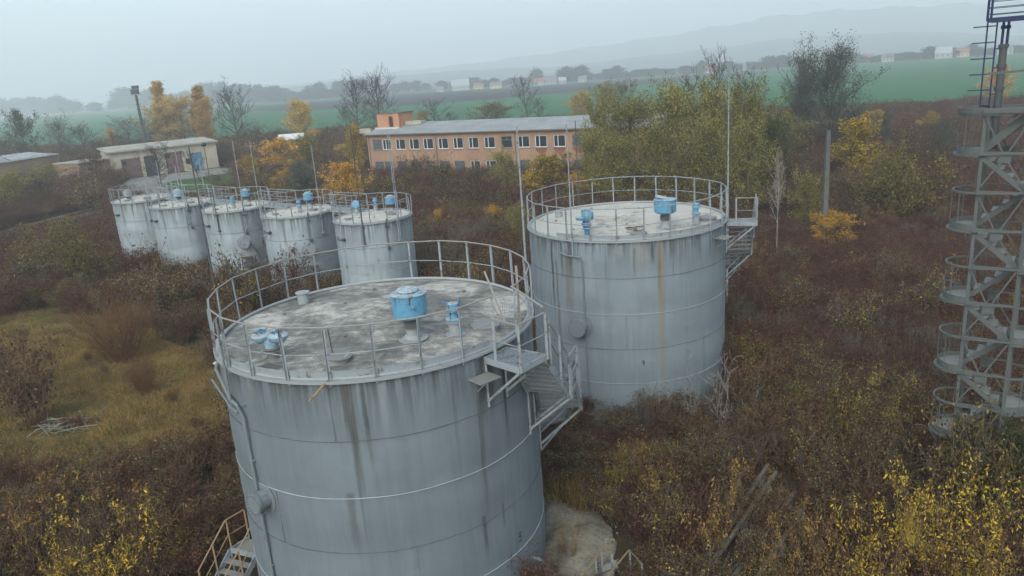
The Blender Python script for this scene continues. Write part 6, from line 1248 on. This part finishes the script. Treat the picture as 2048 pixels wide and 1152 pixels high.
def cell(x, y, st_):
    px_, py_ = pix(x, y); 
    if py_ > 1500 or px_ < -350 or px_ > 2400: return
    if py_ < edge_y(px_)+2 or blocked(x, y): return
    if inside(YARD, px_, py_) or inside(ROAD, px_, py_): return
    n = math.sin(x*.31+1.3*math.sin(y*.17))+math.sin(y*.27+x*.11); r_ = rg.random(); f = max(1.0, st_/1.05); FH[0] = f**.85
    if inside(APRON, px_, py_):
        if r_ < .22: put('weeds', 'weeds', x, y, .45)
        elif r_ < .30: put('grass', 'grass', x, y, .5)
        return
    if inside(PIPES, px_, py_):
        if r_ < .3: put('weeds', 'weeds', x, y, .5)
        elif r_ < .42: put('scrub', 'sumac_sparse', x, y, .6)
        return
    if inside(MEADOW, px_+14*math.sin(y*1.7), py_+10*math.sin(x*1.3)):
        if n > -.25 or r_ < .5: put('grass', 'grass', x, y, 1.0*f, rg.uniform(.7, 1.3))
        else: put('grass', 'green_grass', x, y, 1.0*f)
        if r_ > .84: put('weeds', 'weeds', x, y, .55)
        elif r_ > .79: put('red', 'russet_bush', x, y, .38)
        return
    hh = 1.0 if y < 60 else 1.25
    if px_ > 1440 and 440 < py_ < 790:
        if r_ < .40: put('red', 'red_bush', x, y, 1.0*f, .8*hh*(1+.35*n/2))
        elif r_ < .66: put('red', 'red_weeds', x, y, 1.05*f, .95)
        elif r_ < .84: put('weeds', 'weeds', x, y, 1.1*f, .9)
        elif n > .0: put('scrub', 'mixed_bush' if r_ < .94 else 'sumac_sparse', x, y, .9*f, .95)
        elif r_ < .93: put('red', 'bare_bush', x, y, .7*f, .9)
        else: put('red', 'russet_bush', x, y, .9*f, .8)
    elif rg.random() < .10 and py_ < 900 and px_ > 400: put('red', 'bare_bush', x, y, .75*f, .8)
    elif px_ > 1560 and py_ <= 440 or (px_ < 240 and 355 < py_ < 470):
        if r_ < .5: put('red', 'red_bush', x, y, 1.35*f/1.2, 1.0)
        elif r_ < .75: put('red', 'russet_bush', x, y, 1.2*f/1.2, .9)
        elif r_ < .9: put('scrub', 'mixed_bush', x, y, 1.2*f/1.2, .9)
        else: put('scrub', 'brown_bush', x, y, 1.2*f/1.2, 1.0)
    elif px_ > 720 and 300 < py_ < 470 and px_ < 1250:
        if r_ < .5: put('red', 'red_bush', x, y, 1.5*f/1.2, .85)
        elif r_ < .7: put('scrub', 'mixed_bush', x, y, 1.4*f/1.2, .8)
        elif r_ < .85: put('scrub', 'olive_bush', x, y, 1.2*f/1.2, 1.0)
        else: put('red', 'russet_bush', x, y, 1.3*f/1.2, .8)
    elif py_ < 640:
        if r_ < .28: put('red', 'russet_bush', x, y, 1.15*f, 1.0)
        elif r_ < .55: put('red', 'red_bush', x, y, 1.1*f, .95)
        elif r_ < .82: put('scrub', 'mixed_bush', x, y, 1.1*f, .95)
        elif r_ < .9: put('scrub', 'olive_bush', x, y, 1.0*f, .9)
        else: put('scrub', 'brown_bush', x, y, 1.1*f, .95)
    else:
        if 1060 < px_ < 1480 and y > 23: FH[0] = 1.75
        near_t = 560 < px_ < 1330
        s_ = .78 if y < 26 else .9
        if r_ < .14: put('red', 'red_bush', x, y, s_*f, .9)
        elif r_ < .40: put('scrub', 'brown_bush', x, y, s_*f, .85+.22*n)
        elif r_ < .66: put('scrub', 'mixed_bush', x, y, s_*f, .85+.22*n)
        elif r_ < .80: put('weeds', 'weeds', x, y, .75*f, .75)
        elif r_ < .90: put('red', 'russet_bush', x, y, s_*f, .85)
        elif not near_t: put('scrub', 'sumac_sparse', x, y, .6*f, .8)
        else: put('red', 'red_bush', x, y, s_*f, .7)
for (y0, y1, st_) in ((9, 30, .78), (30, 62, 1.05), (62, 110, 1.7), (110, 300, 2.8)):
    y = y0
    while y < y1:
        xm = min(200, y*.78+6); x = -xm
        while x < xm: cell(x+rg.uniform(-.45, .45)*st_, y+rg.uniform(-.45, .45)*st_, st_); x += st_
        y += st_
# meadow gets a second, finer pass of grass
P0 = pxs(MEADOW); xs_ = [p.x for p in P0]; ys_ = [p.y for p in P0]
for _ in range(1500):
    x, y = rg.uniform(min(xs_), max(xs_)), rg.uniform(min(ys_), max(ys_)); q = pix(x, y)
    if inside(MEADOW, *q) and not blocked(x, y): put('grass', 'grass' if math.sin(x*.4)+math.sin(y*.37+x*.2) > -.9 else 'green_grass', x, y, .9, rg.uniform(.6, 1.2))
def scatter(name, g, label):
    cl = bpy.data.collections.new(name+' kinds'); i = 0
    for k in KN[g]:
        for pr in PR[k]: o = bpy.data.objects.new('%s_kind_%03d' % (g, i), pr.joined('%s_kind_%03d' % (g, i))); cl.objects.link(o); i += 1
    pts = SC[g]; me = bpy.data.meshes.new(name); me.from_pydata([(p[0], p[1], p[2]) for p in pts], [], [])
    a = me.attributes.new('rot', 'FLOAT_VECTOR', 'POINT'); a.data.foreach_set('vector', np.array([(0, 0, p[3]) for p in pts], np.float32).ravel())
    a = me.attributes.new('scl', 'FLOAT_VECTOR', 'POINT'); a.data.foreach_set('vector', np.array([(p[4], p[4], p[5]) for p in pts], np.float32).ravel())
    a = me.attributes.new('idx', 'INT', 'POINT'); a.data.foreach_set('value', np.array([p[6] for p in pts], np.int32))
    o = bpy.data.objects.new(name, me); COL.objects.link(o); tag(o, kind='stuff')
    ng = bpy.data.node_groups.new(name+' scatter', 'GeometryNodeTree'); ng.interface.new_socket('Geometry', in_out='INPUT', socket_type='NodeSocketGeometry'); ng.interface.new_socket('Geometry', in_out='OUTPUT', socket_type='NodeSocketGeometry')
    N = ng.nodes; Lk = ng.links; gi = N.new('NodeGroupInput'); go = N.new('NodeGroupOutput'); ci = N.new('GeometryNodeCollectionInfo'); ci.inputs['Collection'].default_value = cl; ci.inputs['Separate Children'].default_value = True; ci.inputs['Reset Children'].default_value = True
    ip = N.new('GeometryNodeInstanceOnPoints'); ip.inputs['Pick Instance'].default_value = True
    def attr(nm, t): q = N.new('GeometryNodeInputNamedAttribute'); q.data_type = t; q.inputs['Name'].default_value = nm; return q.outputs[0]
    Lk.new(gi.outputs[0], ip.inputs['Points']); Lk.new(ci.outputs[0], ip.inputs['Instance']); Lk.new(attr('idx', 'INT'), ip.inputs['Instance Index']); Lk.new(attr('rot', 'FLOAT_VECTOR'), ip.inputs['Rotation']); Lk.new(attr('scl', 'FLOAT_VECTOR'), ip.inputs['Scale']); Lk.new(ip.outputs[0], go.inputs[0])
    m = o.modifiers.new('scatter', 'NODES'); m.node_group = ng; print(name, len(pts)); return o
scatter('red_scrub', 'red', ''); scatter('brown_scrub', 'scrub', ''); scatter('dry_weeds', 'weeds', ''); scatter('meadow_grass', 'grass', '')
